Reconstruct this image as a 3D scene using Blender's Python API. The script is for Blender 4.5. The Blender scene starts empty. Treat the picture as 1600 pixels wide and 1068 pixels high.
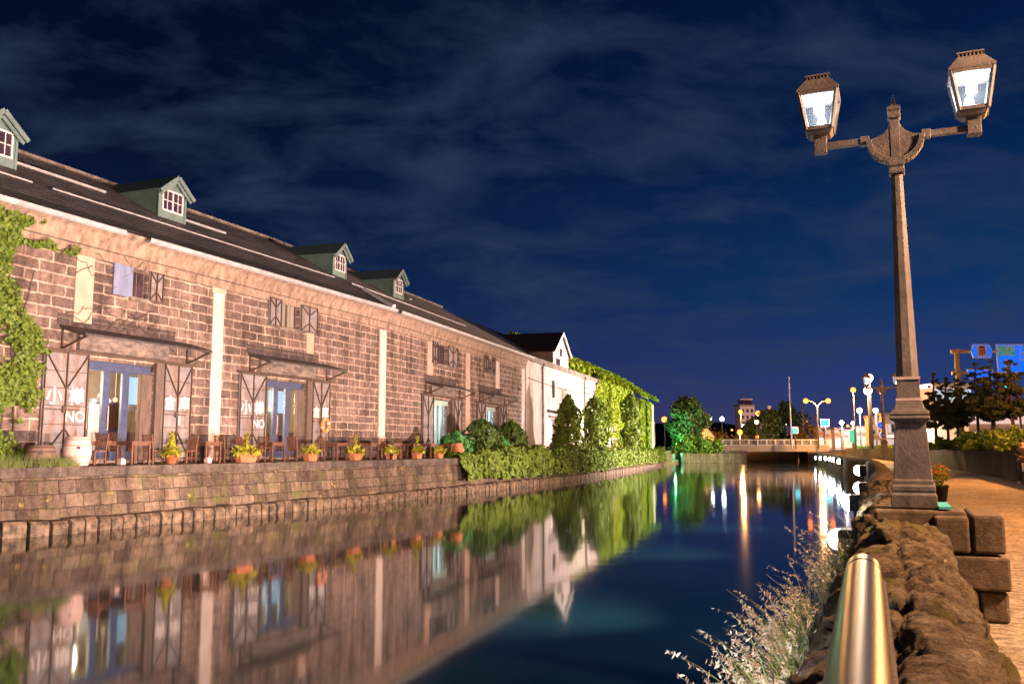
import bpy, math, random
from mathutils import Vector, Matrix, noise as mnoise

random.seed(7)
S = bpy.context.scene
COL = S.collection
PI = math.pi

# ------------------------------------------------------------------ camera
F_PX = 1400.0            # focal length in photo pixels (photo 1600 wide)
PITCH = math.radians(6.72)
EYE = 2.4                # eye height above the canal water (z = 0)
cam_d = bpy.data.cameras.new("camera")
cam_d.sensor_width = 36.0
cam_d.lens = F_PX / 1600.0 * 36.0
cam_d.clip_start = 0.05
cam_d.clip_end = 6000
cam = bpy.data.objects.new("camera", cam_d)
COL.objects.link(cam)
cam.location = (0, 0, EYE)
cam.rotation_euler = (PI / 2 + PITCH, 0, 0)
S.camera = cam

# ------------------------------------------------------------------ world: night sky with thin cloud
W = bpy.data.worlds.new("World")
S.world = W
W.use_nodes = True
nt = W.node_tree
for n in list(nt.nodes):
    nt.nodes.remove(n)
def wn(t, **k):
    n = nt.nodes.new(t)
    for a, b in k.items():
        setattr(n, a, b)
    return n
L = nt.links.new
tc = wn("ShaderNodeTexCoord")
sep = wn("ShaderNodeSeparateXYZ"); L(tc.outputs["Generated"], sep.inputs[0])
# elevation ramp
ramp = wn("ShaderNodeValToRGB")
ramp.color_ramp.elements[0].position = 0.0
ramp.color_ramp.elements[0].color = (0.060, 0.040, 0.115, 1)
ramp.color_ramp.elements[1].position = 0.62
ramp.color_ramp.elements[1].color = (0.0010, 0.0045, 0.019, 1)
e = ramp.color_ramp.elements.new(0.07); e.color = (0.021, 0.034, 0.138, 1)
e = ramp.color_ramp.elements.new(0.16); e.color = (0.006, 0.026, 0.098, 1)
e = ramp.color_ramp.elements.new(0.34); e.color = (0.0012, 0.0095, 0.044, 1)
L(sep.outputs["Z"], ramp.inputs[0])
# the east (right) side of the sky is a clearer blue
mr = wn("ShaderNodeMapRange"); mr.inputs[1].default_value = -0.35; mr.inputs[2].default_value = 0.45
mr.inputs[3].default_value = 0.5; mr.inputs[4].default_value = 1.3
L(sep.outputs["X"], mr.inputs[0])
mulc = wn("ShaderNodeMix", data_type="RGBA", blend_type="MULTIPLY"); mulc.inputs[0].default_value = 1
L(ramp.outputs[0], mulc.inputs[6])
cmb = wn("ShaderNodeCombineColor"); cmb.inputs[0].default_value = 0.95
L(mr.outputs[0], cmb.inputs[1]); L(mr.outputs[0], cmb.inputs[2]); L(cmb.outputs[0], mulc.inputs[7])
# clouds: a flat layer seen in perspective
zz = wn("ShaderNodeMath", operation="ADD"); zz.inputs[1].default_value = 0.30; L(sep.outputs["Z"], zz.inputs[0])
dx = wn("ShaderNodeMath", operation="DIVIDE"); L(sep.outputs["X"], dx.inputs[0]); L(zz.outputs[0], dx.inputs[1])
dy = wn("ShaderNodeMath", operation="DIVIDE"); L(sep.outputs["Y"], dy.inputs[0]); L(zz.outputs[0], dy.inputs[1])
cv = wn("ShaderNodeCombineXYZ"); L(dx.outputs[0], cv.inputs[0]); L(dy.outputs[0], cv.inputs[1])
n1 = wn("ShaderNodeTexNoise"); n1.inputs["Scale"].default_value = 4.6; n1.inputs["Detail"].default_value = 9
n1.inputs["Roughness"].default_value = 0.60; n1.inputs["Distortion"].default_value = 0.35
mp = wn("ShaderNodeMapping"); mp.inputs["Scale"].default_value = (0.8, 1.15, 1); mp.inputs["Location"].default_value = (3.7, 1.9, 0)
mp.inputs["Rotation"].default_value = (0, 0, 0.25)
L(cv.outputs[0], mp.inputs[0]); L(mp.outputs[0], n1.inputs["Vector"])
cr = wn("ShaderNodeValToRGB"); cr.color_ramp.elements[0].position = 0.43; cr.color_ramp.elements[1].position = 0.70
cr.color_ramp.elements[0].color = (0, 0, 0, 1); cr.color_ramp.elements[1].color = (1, 1, 1, 1)
L(n1.outputs[0], cr.inputs[0])
cm = wn("ShaderNodeMix", data_type="RGBA", blend_type="MIX")
cmul = wn("ShaderNodeMath", operation="MULTIPLY"); cmul.inputs[1].default_value = 0.68
L(cr.outputs[0], cmul.inputs[0]); L(cmul.outputs[0], cm.inputs[0])
L(mulc.outputs[2], cm.inputs[6]); cm.inputs[7].default_value = (0.026, 0.046, 0.098, 1)
bg = wn("ShaderNodeBackground"); bg.inputs[1].default_value = 1.0
L(cm.outputs[2], bg.inputs[0])
wo = wn("ShaderNodeOutputWorld"); L(bg.outputs[0], wo.inputs[0])

# ------------------------------------------------------------------ render settings
S.render.engine = "CYCLES"
S.view_settings.view_transform = "Standard"
S.view_settings.look = "None"
S.view_settings.exposure = 0.0
S.view_settings.gamma = 1.0
S.cycles.use_denoising = True
S.cycles.max_bounces = 8
S.cycles.diffuse_bounces = 3
S.cycles.glossy_bounces = 4
S.cycles.transparent_max_bounces = 16
S.cycles.caustics_reflective = False
S.cycles.caustics_refractive = False
S.cycles.sample_clamp_indirect = 4.0
S.cycles.sample_clamp_direct = 0.0

# ------------------------------------------------------------------ helpers
CP, SP = math.cos(PITCH), math.sin(PITCH)
def ray(px, py):
    """direction through a photo pixel; used to survey where things stand"""
    a = (px - 800) / F_PX; b = (534 - py) / F_PX
    return Vector((a, CP - b * SP, SP + b * CP))
def at_z(px, py, z):
    d = ray(px, py); t = (z - EYE) / d.z
    return Vector((d.x * t, d.y * t, z))
def at_Y(px, py, Y):
    d = ray(px, py); t = Y / d.y
    return Vector((d.x * t, Y, EYE + d.z * t))

class MB:
    """collects shapes and links them as ONE mesh object"""
    def __init__(s):
        s.v = []; s.f = []; s.m = []; s.uv = []
    def add(s, vs, fs, mat=0, uvs=None):
        o = len(s.v); s.v += [tuple(p) for p in vs]
        for i, f in enumerate(fs):
            s.f.append([o + k for k in f]); s.m.append(mat)
            s.uv.append(uvs[i] if uvs else None)
        return s
    def box(s, x0, x1, y0, y1, z0, z1, mat=0):
        vs = [(x, y, z) for x in (x0, x1) for y in (y0, y1) for z in (z0, z1)]
        return s.add(vs, [(0, 1, 3, 2), (4, 6, 7, 5), (0, 4, 5, 1), (2, 3, 7, 6), (0, 2, 6, 4), (1, 5, 7, 3)], mat)
    def bar(s, p, q, w, h=None, mat=0, up=(0, 0, 1)):
        p = Vector(p); q = Vector(q); h = h or w
        d = (q - p).normalized(); up = Vector(up)
        if abs(d.dot(up)) > 0.98: up = Vector((1, 0, 0)) if abs(d.x) < .9 else Vector((0, 1, 0))
        a = d.cross(up).normalized(); b = a.cross(d).normalized()
        vs = [e + a * i * w / 2 + b * j * h / 2 for e in (p, q) for i in (-1, 1) for j in (-1, 1)]
        return s.add(vs, [(0, 1, 3, 2), (4, 6, 7, 5), (0, 4, 5, 1), (2, 3, 7, 6), (0, 2, 6, 4), (1, 5, 7, 3)], mat)
    def tube(s, pts, r, n=8, mat=0, caps=True):
        pts = [Vector(p) for p in pts]
        rs = r if isinstance(r, (list, tuple)) else [r] * len(pts)
        o = len(s.v); prev = None
        for i, p in enumerate(pts):
            d = (pts[min(i + 1, len(pts) - 1)] - pts[max(i - 1, 0)]).normalized()
            if prev is None:
                up = Vector((0, 0, 1)) if abs(d.z) < .9 else Vector((1, 0, 0))
                a = d.cross(up).normalized()
            else:
                a = (prev - d * prev.dot(d)).normalized()
            prev = a; b = d.cross(a)
            for k in range(n):
                t = 2 * PI * k / n
                s.v.append(tuple(p + (a * math.cos(t) + b * math.sin(t)) * rs[i]))
        for i in range(len(pts) - 1):
            for k in range(n):
                s.f.append([o + i * n + k, o + i * n + (k + 1) % n, o + (i + 1) * n + (k + 1) % n, o + (i + 1) * n + k])
                s.m.append(mat); s.uv.append(None)
        if caps:
            s.f.append([o + k for k in reversed(range(n))]); s.m.append(mat); s.uv.append(None)
            e = o + (len(pts) - 1) * n
            s.f.append([e + k for k in range(n)]); s.m.append(mat); s.uv.append(None)
        return s
    def lathe(s, prof, n=16, c=(0, 0, 0), mat=0, rot=0.0, sx=1.0, sy=1.0):
        """prof: (radius, z) from bottom to top"""
        o = len(s.v)
        for r, z in prof:
            for k in range(n):
                t = 2 * PI * k / n + rot
                s.v.append((c[0] + r * sx * math.cos(t), c[1] + r * sy * math.sin(t), c[2] + z))
        for i in range(len(prof) - 1):
            for k in range(n):
                s.f.append([o + i * n + k, o + i * n + (k + 1) % n, o + (i + 1) * n + (k + 1) % n, o + (i + 1) * n + k])
                s.m.append(mat); s.uv.append(None)
        s.f.append([o + k for k in reversed(range(n))]); s.m.append(mat); s.uv.append(None)
        e = o + (len(prof) - 1) * n
        s.f.append([e + k for k in range(n)]); s.m.append(mat); s.uv.append(None)
        return s
    def sq(s, prof, c=(0, 0, 0), mat=0, ratio=1.0):
        """square section: prof of (half width, z)"""
        return s.lathe([(r * math.sqrt(2), z) for r, z in prof], 4, c, mat, PI / 4, 1.0, ratio)
    def sphere(s, c, r, n=12, mat=0, sz=1.0):
        return s.lathe([(max(r * math.sin(PI * i / 8), r * .02), -r * sz * math.cos(PI * i / 8)) for i in range(9)], n, c, mat)
    def extrude(s, poly, fn0, fn1, mat=0):
        """a 2-D outline between two mappings (a, b) -> 3-D"""
        k = len(poly)
        vs = [fn0(*p) for p in poly] + [fn1(*p) for p in poly]
        fs = [tuple(range(k)), tuple(reversed(range(k, 2 * k)))]
        fs += [(i, k + i, k + (i + 1) % k, (i + 1) % k) for i in range(k)]
        return s.add(vs, fs, mat)
    def quad(s, a, b, c, d, mat=0, uv=None):
        return s.add([a, b, c, d], [(0, 1, 2, 3)], mat, [uv] if uv else None)
    def leaf(s, p, size, nrm=None, mat=0, long=1.3):
        p = Vector(p)
        d = Vector((random.gauss(0, 1), random.gauss(0, 1), random.gauss(0, 1)))
        if nrm is not None: d = d * .55 + Vector(nrm)
        d.normalize()
        t = Vector((random.gauss(0, 1), random.gauss(0, 1), random.gauss(0, 1) - .6))
        a = (t - d * t.dot(d)); 
        if a.length < 1e-4: a = d.orthogonal()
        a.normalize(); b = d.cross(a)
        h = size * random.uniform(.65, 1.25)
        vs = [p - a * h * long * .5, p + b * h * .42 + a * h * .05, p + a * h * long * .55 + d * h * .12, p - b * h * .42 + a * h * .05]
        return s.add(vs, [(0, 1, 2, 3)], mat)
    def strip(s, path, prof, mat=0, close=False):
        """sweep prof of (offset to the right, z) along a plan path; UV = (metres along, metres across)"""
        nrm = normals(path); o = len(s.v); k = len(prof)
        acc = [0.0]
        for i in range(1, len(path)): acc.append(acc[-1] + (Vector(path[i]) - Vector(path[i - 1])).length)
        tt = [0.0]
        for j in range(1, k): tt.append(tt[-1] + math.hypot(prof[j][0] - prof[j - 1][0], prof[j][1] - prof[j - 1][1]))
        for i, p in enumerate(path):
            for off, z in prof:
                s.v.append((p[0] + nrm[i][0] * off, p[1] + nrm[i][1] * off, z))
        for i in range(len(path) - 1):
            for j in range(k - 1):
                s.f.append([o + i * k + j, o + (i + 1) * k + j, o + (i + 1) * k + j + 1, o + i * k + j + 1]); s.m.append(mat)
                s.uv.append([(acc[i], tt[j]), (acc[i + 1], tt[j]), (acc[i + 1], tt[j + 1]), (acc[i], tt[j + 1])])
        return s
    def build(s, name, mats, parent=None, smooth=False, bevel=0.0, loc=None):
        me = bpy.data.meshes.new(name)
        me.from_pydata(s.v, [], s.f)
        if not isinstance(mats, (list, tuple)): mats = [mats]
        for m in mats: me.materials.append(m)
        if any(s.m): me.polygons.foreach_set("material_index", s.m)
        if any(u is not None for u in s.uv):
            ul = me.uv_layers.new(name="UVMap")
            for pol, u in zip(me.polygons, s.uv):
                if u:
                    for li, c in zip(pol.loop_indices, u): ul.data[li].uv = c
        if smooth: me.polygons.foreach_set("use_smooth", [True] * len(me.polygons))
        me.update()
        o = bpy.data.objects.new(name, me); COL.objects.link(o)
        if parent: o.parent = parent
        if loc is not None: o.location = loc
        if bevel:
            b = o.modifiers.new("bevel", "BEVEL"); b.width = bevel; b.segments = 2; b.limit_method = "ANGLE"
        return o

def normals(path):
    """unit plan normals to the right of the path"""
    out = []
    for i in range(len(path)):
        a = Vector(path[max(i - 1, 0)]); b = Vector(path[min(i + 1, len(path) - 1)])
        d = (b - a).normalized(); out.append(Vector((d.y, -d.x)))
    return out

def curve(pts, step=1.0):
    """smooth plan curve through points, resampled"""
    P = [Vector(p) for p in pts]; P = [P[0] * 2 - P[1]] + P + [P[-1] * 2 - P[-2]]
    out = []
    for i in range(1, len(P) - 2):
        n = max(2, int((P[i + 1] - P[i]).length / step))
        for k in range(n):
            t = k / n
            a, b, c, d = P[i - 1], P[i], P[i + 1], P[i + 2]
            out.append(.5 * ((2 * b) + (c - a) * t + (2 * a - 5 * b + 4 * c - d) * t * t + (3 * b - a - 3 * c + d) * t ** 3))
    out.append(P[-2])
    return out

def tag(o, label=None, cat=None, group=None, kind=None):
    if label: o["label"] = label
    if cat: o["category"] = cat
    if group: o["group"] = group
    if kind: o["kind"] = kind
    return o
def empty(name, loc, rz=0.0, label=None, cat=None, group=None):
    o = bpy.data.objects.new(name, None); COL.objects.link(o)
    o.empty_display_size = .2
    o.location = loc; o.rotation_euler = (0, 0, rz)
    return tag(o, label, cat, group)
def dup(o, parent=None):
    c = o.copy(); COL.objects.link(c)
    if parent: c.parent = parent
    for ch in list(o.children): dup(ch, c)
    return c
def light(name, kind, loc, energy, color, parent=None, radius=.1, target=None, angle=120, blend=.6):
    d = bpy.data.lights.new(name, kind); d.energy = energy; d.color = color
    d.shadow_soft_size = radius
    if kind == "SPOT": d.spot_size = math.radians(angle); d.spot_blend = blend
    o = bpy.data.objects.new(name, d); COL.objects.link(o); o.location = loc
    if target is not None:
        o.rotation_euler = (Vector(target) - Vector(loc)).to_track_quat("-Z", "Y").to_euler()
    if parent: o.parent = parent
    return o

# ------------------------------------------------------------------ materials
def nodes(name):
    m = bpy.data.materials.new(name); m.use_nodes = True
    t = m.node_tree; b = t.nodes["Principled BSDF"]
    return m, t, b
def coord(t, kind="Object", scale=(1, 1, 1)):
    c = t.nodes.new("ShaderNodeTexCoord"); mpn = t.nodes.new("ShaderNodeMapping")
    mpn.inputs["Scale"].default_value = scale
    t.links.new(c.outputs[kind], mpn.inputs[0]); return mpn.outputs[0]
def noise_n(t, vec, scale, detail=5, rough=.6):
    n = t.nodes.new("ShaderNodeTexNoise"); n.inputs["Scale"].default_value = scale
    n.inputs["Detail"].default_value = detail; n.inputs["Roughness"].default_value = rough
    t.links.new(vec, n.inputs["Vector"]); return n.outputs[0]
def ramp_n(t, fac, stops):
    r = t.nodes.new("ShaderNodeValToRGB"); el = r.color_ramp.elements
    el[0].position, el[0].color = stops[0][0], (*stops[0][1], 1)
    el[1].position, el[1].color = stops[-1][0], (*stops[-1][1], 1)
    for p, c in stops[1:-1]:
        x = el.new(p); x.color = (*c, 1)
    t.links.new(fac, r.inputs[0]); return r.outputs[0]
def mix_n(t, fac, a, b, mode="MIX"):
    x = t.nodes.new("ShaderNodeMix"); x.data_type = "RGBA"; x.blend_type = mode
    for sck, val in ((x.inputs[0], fac), (x.inputs[6], a), (x.inputs[7], b)):
        if isinstance(val, (int, float)): sck.default_value = val
        elif isinstance(val, tuple): sck.default_value = (*val, 1)
        else: t.links.new(val, sck)
    return x.outputs[2]
def math_n(t, op, a, b=0.0):
    x = t.nodes.new("ShaderNodeMath"); x.operation = op
    for sck, val in ((x.inputs[0], a), (x.inputs[1], b)):
        if isinstance(val, (int, float)): sck.default_value = val
        else: t.links.new(val, sck)
    return x.outputs[0]
def bump_n(t, b, h, strength=.4, dist=.02, normal=None):
    x = t.nodes.new("ShaderNodeBump"); x.inputs["Strength"].default_value = strength
    x.inputs["Distance"].default_value = dist; t.links.new(h, x.inputs["Height"])
    if normal is not None: t.links.new(normal, x.inputs["Normal"])
    t.links.new(x.outputs[0], b.inputs["Normal"]); return x.outputs[0]

def mat(name, c1, c2=None, rough=.75, metal=0.0, scale=4.0, bump=.25, bscale=25, stretch=(1, 1, 1), lo=.35, hi=.68, spec=.4):
    m, t, b = nodes(name)
    v = coord(t, "Object", stretch)
    c2 = c2 or tuple(x * .6 for x in c1)
    n = noise_n(t, v, scale, 7, .65)
    t.links.new(ramp_n(t, n, [(lo, c2), (hi, c1)]), b.inputs["Base Color"])
    b.inputs["Roughness"].default_value = rough; b.inputs["Metallic"].default_value = metal
    b.inputs["Specular IOR Level"].default_value = spec
    if bump: bump_n(t, b, noise_n(t, v, bscale, 4), bump, .02)
    return m
def glow(name, col, strength):
    m = bpy.data.materials.new(name); m.use_nodes = True; t = m.node_tree
    t.nodes.remove(t.nodes["Principled BSDF"])
    e = t.nodes.new("ShaderNodeEmission"); e.inputs[0].default_value = (*col, 1); e.inputs[1].default_value = strength
    t.links.new(e.outputs[0], t.nodes["Material Output"].inputs[0])
    return m
def leafmat(name, dark, lite, scale=6.0, trans=.17):
    m, t, b = nodes(name)
    v = coord(t, "Object")
    n = noise_n(t, v, scale, 3, .8)
    t.links.new(ramp_n(t, n, [(.3, dark), (.5, tuple((a + c) / 2 for a, c in zip(dark, lite))), (.72, lite)]), b.inputs["Base Color"])
    b.inputs["Roughness"].default_value = .55
    b.inputs["Specular IOR Level"].default_value = .3
    tl = t.nodes.new("ShaderNodeBsdfTranslucent"); mx = t.nodes.new("ShaderNodeMixShader"); mx.inputs[0].default_value = trans
    t.links.new(b.inputs["Base Color"].links[0].from_socket, tl.inputs[0])
    t.links.new(b.outputs[0], mx.inputs[1]); t.links.new(tl.outputs[0], mx.inputs[2]); t.links.new(mx.outputs[0], t.nodes["Material Output"].inputs[0])
    return m
def stonewall(name, w, h, mortar_c, a, bcol, mortar=.03, use_uv=False, chips=None, moss=0.0, lichen=0.0, offset=.5, distort=.03, msmooth=.25):
    """coursed stone: brick pattern on (along, up), broken edges, chipped faces"""
    m, t, b = nodes(name)
    c = t.nodes.new("ShaderNodeTexCoord")
    if use_uv: v0 = c.outputs["UV"]
    else:
        sp_ = t.nodes.new("ShaderNodeSeparateXYZ"); t.links.new(c.outputs["Object"], sp_.inputs[0])
        cb = t.nodes.new("ShaderNodeCombineXYZ"); t.links.new(sp_.outputs[0], cb.inputs[0]); t.links.new(sp_.outputs[2], cb.inputs[1])
        v0 = cb.outputs[0]
    nz = t.nodes.new("ShaderNodeTexNoise"); nz.inputs["Scale"].default_value = 3.5; nz.inputs["Detail"].default_value = 4
    t.links.new(v0, nz.inputs["Vector"])
    sub = t.nodes.new("ShaderNodeVectorMath"); sub.operation = "SUBTRACT"; sub.inputs[1].default_value = (.5, .5, .5)
    t.links.new(nz.outputs["Color"], sub.inputs[0])
    sc = t.nodes.new("ShaderNodeVectorMath"); sc.operation = "SCALE"; sc.inputs["Scale"].default_value = distort * 2
    t.links.new(sub.outputs[0], sc.inputs[0])
    ad = t.nodes.new("ShaderNodeVectorMath"); ad.operation = "ADD"; t.links.new(v0, ad.inputs[0]); t.links.new(sc.outputs[0], ad.inputs[1])
    br = t.nodes.new("ShaderNodeTexBrick"); t.links.new(ad.outputs[0], br.inputs["Vector"])
    br.offset = offset; br.squash = 1.0
    br.inputs["Scale"].default_value = 1.0; br.inputs["Brick Width"].default_value = w; br.inputs["Row Height"].default_value = h
    br.inputs["Mortar Size"].default_value = mortar; br.inputs["Mortar Smooth"].default_value = msmooth
    br.inputs["Color1"].default_value = (*a, 1); br.inputs["Color2"].default_value = (*bcol, 1); br.inputs["Mortar"].default_value = (*mortar_c, 1)
    fine = noise_n(t, v0, 14, 8, .75)
    big = noise_n(t, v0, .7, 5, .6)
    col = mix_n(t, ramp_n(t, big, [(.35, (0, 0, 0)), (.7, (.55, .55, .55))]), br.outputs["Color"], mix_n(t, .5, br.outputs["Color"], mortar_c))
    if chips:
        ch = ramp_n(t, fine, [(.52, (0, 0, 0)), (.70, (1, 1, 1))])
        inv = math_n(t, "SUBTRACT", 1.0, br.outputs["Fac"])
        col = mix_n(t, math_n(t, "MULTIPLY", math_n(t, "MULTIPLY", ch, inv), .65), col, chips)
    dk = ramp_n(t, noise_n(t, v0, 5, 6, .7), [(.3, (.45, .45, .45)), (.62, (1.15, 1.15, 1.15))])
    col = mix_n(t, 1.0, col, dk, "MULTIPLY")
    st = t.nodes.new("ShaderNodeMapping"); st.inputs["Scale"].default_value = (1.3, .22, 1); t.links.new(v0, st.inputs[0])
    soot = ramp_n(t, noise_n(t, st.outputs[0], 1.1, 6, .65), [(.34, (.42, .40, .40)), (.60, (1.1, 1.1, 1.1))])
    col = mix_n(t, 1.0, col, soot, "MULTIPLY")
    if moss:
        mo = ramp_n(t, noise_n(t, v0, 1.1, 6, .7), [(.52, (0, 0, 0)), (.66, (moss, moss, moss))])
        col = mix_n(t, mo, col, (.10, .10, .025))
    if lichen:
        li = ramp_n(t, noise_n(t, v0, 2.3, 5, .65), [(.62, (0, 0, 0)), (.70, (lichen, lichen, lichen))])
        col = mix_n(t, li, col, (.42, .27, .05))
    t.links.new(col, b.inputs["Base Color"])
    b.inputs["Roughness"].default_value = .88
    b.inputs["Specular IOR Level"].default_value = .25
    hgt = math_n(t, "ADD", math_n(t, "MULTIPLY", br.outputs["Fac"], -.8), math_n(t, "MULTIPLY", fine, .9))
    bump_n(t, b, hgt, .8, .04)
    return m

M = {}
M["stone"] = stonewall("tuff_blocks", 1.02, .355, (.50, .35, .28), (.070, .047, .041), (.195, .128, .108), .032, chips=(.42, .30, .24), distort=.045)
M["darkstone"] = stonewall("dark_plinth_blocks", 1.3, .36, (.20, .14, .11), (.055, .042, .045), (.085, .06, .058), .018, chips=(.13, .10, .09))
M["quay"] = stonewall("quay_blocks", .62, .40, (.06, .042, .03), (.085, .056, .042), (.235, .165, .12), .016, use_uv=True, chips=(.30, .215, .16), moss=.7, lichen=.85, offset=.37, distort=.055)
M["coping"] = stonewall("coping_stone", 1.05, .6, (.20, .15, .12), (.075, .056, .05), (.135, .10, .085), .014, use_uv=True, chips=(.2, .15, .12), moss=.3)
M["footing"] = mat("footing_stone", (.23, .155, .10), (.045, .03, .02), .75, scale=3.4, bump=.8, bscale=9, lo=.40, hi=.66)
M["pilaster"] = mat("pale_plaster", (.70, .57, .52), (.46, .34, .29), .85, scale=1.6, bump=.3, stretch=(2, 2, .5))
M["cornice"] = mat("rough_stucco", (.36, .25, .185), (.10, .064, .046), .9, scale=2.6, bump=1.0, bscale=9, stretch=(1.6, 1, .8), lo=.28, hi=.66)
M["plaster"] = mat("white_plaster_wall", (.50, .42, .38), (.22, .15, .12), .85, scale=.8, bump=.2, stretch=(1.6, 1.6, .35), lo=.30, hi=.52)
M["coping_grey"] = mat("weathered_coping", (.30, .235, .2), (.10, .075, .06), .9, scale=2, bump=.5)
M["gutter"] = mat("pale_gutter_metal", (.55, .52, .54), (.36, .34, .36), .45, .3, scale=3)
M["green_paint"] = mat("green_painted_metal", (.18, .245, .23), (.12, .17, .16), .5, scale=2.5, bump=.06)
M["green_dark"] = mat("green_cladding", (.075, .115, .095), (.05, .08, .07), .6, scale=2, bump=.1)
M["white_paint"] = mat("white_window_paint", (.74, .68, .68), (.6, .53, .53), .5, scale=5, bump=.05)
M["rust"] = mat("brown_iron", (.12, .075, .055), (.06, .036, .028), .7, .3, scale=8, bump=.3)
M["blue_paint"] = mat("blue_grey_door_paint", (.06, .075, .15), (.035, .045, .09), .5, scale=4, bump=.1)
M["blue_panel"] = mat("faded_blue_shutter", (.20, .225, .34), (.13, .15, .24), .55, scale=4, bump=.15, stretch=(1, 1, .3))
M["oldwood"] = mat("weathered_door_wood", (.17, .115, .09), (.075, .05, .042), .8, scale=5, bump=.4, stretch=(4, 4, .4))
M["wood"] = mat("brown_furniture_wood", (.17, .07, .04), (.085, .033, .02), .5, scale=5, bump=.2, stretch=(3, 3, .6))
M["barrel"] = mat("bleached_barrel_wood", (.66, .46, .43), (.46, .30, .28), .75, scale=3, bump=.3, stretch=(3, 3, .3))
M["barrel_dark"] = mat("dark_barrel_wood", (.22, .13, .09), (.10, .06, .045), .75, scale=3, bump=.3, stretch=(3, 3, .3))
M["terracotta"] = mat("terracotta", (.48, .17, .07), (.32, .10, .045), .8, scale=5, bump=.15)
M["orange_ring"] = mat("orange_lifebuoy", (.75, .28, .06), (.55, .18, .05), .5, scale=4, bump=0)
M["white_letters"] = mat("white_lettering", (.80, .74, .73), (.62, .56, .55), .6, scale=9, bump=0)
M["black_trim"] = mat("black_iron", (.022, .02, .022), (.012, .011, .012), .5, .2, scale=6, bump=.1)
def rustpaint():
    m, t, b = nodes("rusty_painted_shutter")
    v = coord(t); g = ramp_n(t, noise_n(t, v, 2.5, 5), [(.3, (.14, .125, .135)), (.7, (.27, .245, .25))])
    vs = coord(t, "Object", (3.5, 3.5, .8))
    r = ramp_n(t, noise_n(t, vs, 1.6, 8, .75), [(.48, (0, 0, 0)), (.64, (.95, .95, .95))])
    t.links.new(mix_n(t, r, g, mix_n(t, noise_n(t, v, 9), (.24, .11, .055), (.11, .045, .022))), b.inputs["Base Color"])
    b.inputs["Roughness"].default_value = .65
    bump_n(t, b, noise_n(t, v, 14), .25, .01)
    return m
M["shutter"] = rustpaint()
def roofmat():
    m, t, b = nodes("dark_slate_courses")
    c = t.nodes.new("ShaderNodeTexCoord"); sp_ = t.nodes.new("ShaderNodeSeparateXYZ"); t.links.new(c.outputs["Object"], sp_.inputs[0])
    cb = t.nodes.new("ShaderNodeCombineXYZ"); t.links.new(sp_.outputs[0], cb.inputs[0]); t.links.new(sp_.outputs[1], cb.inputs[1])
    br = t.nodes.new("ShaderNodeTexBrick"); t.links.new(cb.outputs[0], br.inputs["Vector"])
    br.inputs["Scale"].default_value = 1; br.inputs["Brick Width"].default_value = .9; br.inputs["Row Height"].default_value = .30
    br.inputs["Mortar Size"].default_value = .012
    br.inputs["Color1"].default_value = (.020, .017, .019, 1); br.inputs["Color2"].default_value = (.046, .038, .041, 1); br.inputs["Mortar"].default_value = (.008, .008, .008, 1)
    saw = math_n(t, "FRACT", math_n(t, "DIVIDE", sp_.outputs[1], .30))
    n = noise_n(t, coord(t), .8, 6)
    t.links.new(mix_n(t, 1.0, br.outputs["Color"], ramp_n(t, n, [(.3, (.5, .5, .5)), (.7, (1.3, 1.25, 1.25))]), "MULTIPLY"), b.inputs["Base Color"])
    b.inputs["Roughness"].default_value = .5
    bump_n(t, b, math_n(t, "SUBTRACT", 1.0, saw), .9, .06)
    return m
M["roof"] = roofmat()
def paneglass(name, tint=(1, 1, 1), fac=.14):
    m = bpy.data.materials.new(name); m.use_nodes = True; t = m.node_tree
    t.nodes.remove(t.nodes["Principled BSDF"])
    tr = t.nodes.new("ShaderNodeBsdfTransparent"); tr.inputs[0].default_value = (*tint, 1)
    gl = t.nodes.new("ShaderNodeBsdfGlossy"); gl.inputs["Roughness"].default_value = .03
    mx = t.nodes.new("ShaderNodeMixShader"); mx.inputs[0].default_value = fac
    t.links.new(tr.outputs[0], mx.inputs[1]); t.links.new(gl.outputs[0], mx.inputs[2])
    t.links.new(mx.outputs[0], t.nodes["Material Output"].inputs[0]); return m
M["glass"] = paneglass("clear_glass", (.95, .97, 1))
M["darkglass"] = mat("dark_window_glass", (.075, .04, .055), (.03, .02, .03), .12, scale=2, bump=0, spec=.6)
M["cream"] = mat("cream_interior_wall", (.62, .50, .34), (.5, .38, .25), .8, scale=2, bump=0)
M["curtain"] = mat("cream_curtain", (.62, .52, .36), (.4, .3, .2), .8, scale=2, bump=.3, stretch=(6, 6, .2))
M["paper"] = mat("white_poster_paper", (.78, .76, .72), (.6, .58, .55), .7, scale=6, bump=0)
M["warmbulb"] = glow("warm_pendant_bulb", (1.0, .66, .30), 2.6)
M["coolpanel"] = glow("cool_window_light", (.62, .86, 1.0), 1.3)
M["leaf_ivy"] = leafmat("ivy_leaves", (.035, .08, .012), (.20, .26, .035))
M["leaf_hedge"] = leafmat("hedge_leaves", (.03, .075, .010), (.27, .36, .05), 5)
M["leaf_column"] = leafmat("floodlit_column_leaves", (.04, .10, .012), (.33, .44, .06), 4)  # brighter leaf colour stands in for floodlight on the columns
M["leaf_dark"] = leafmat("topiary_leaves", (.02, .05, .010), (.13, .20, .03), 5)
M["leaf_bright"] = leafmat("lit_lime_leaves", (.07, .13, .006), (.36, .46, .02), 1.6)  # lime tone partly carries the green floodlight on the far ivy
M["leaf_yellow"] = leafmat("yellow_croton_leaves", (.16, .17, .015), (.46, .40, .04), 6)
M["leaf_far"] = leafmat("tree_leaves", (.03, .055, .018), (.12, .15, .04), 1.2)
M["leaf_orange"] = leafmat("lamplit_shrub_leaves", (.10, .055, .012), (.30, .17, .03), 2)  # orange lamp light is put into the leaf colour
M["needle"] = leafmat("pine_needles", (.018, .036, .014), (.12, .12, .035), 1.6)
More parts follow.
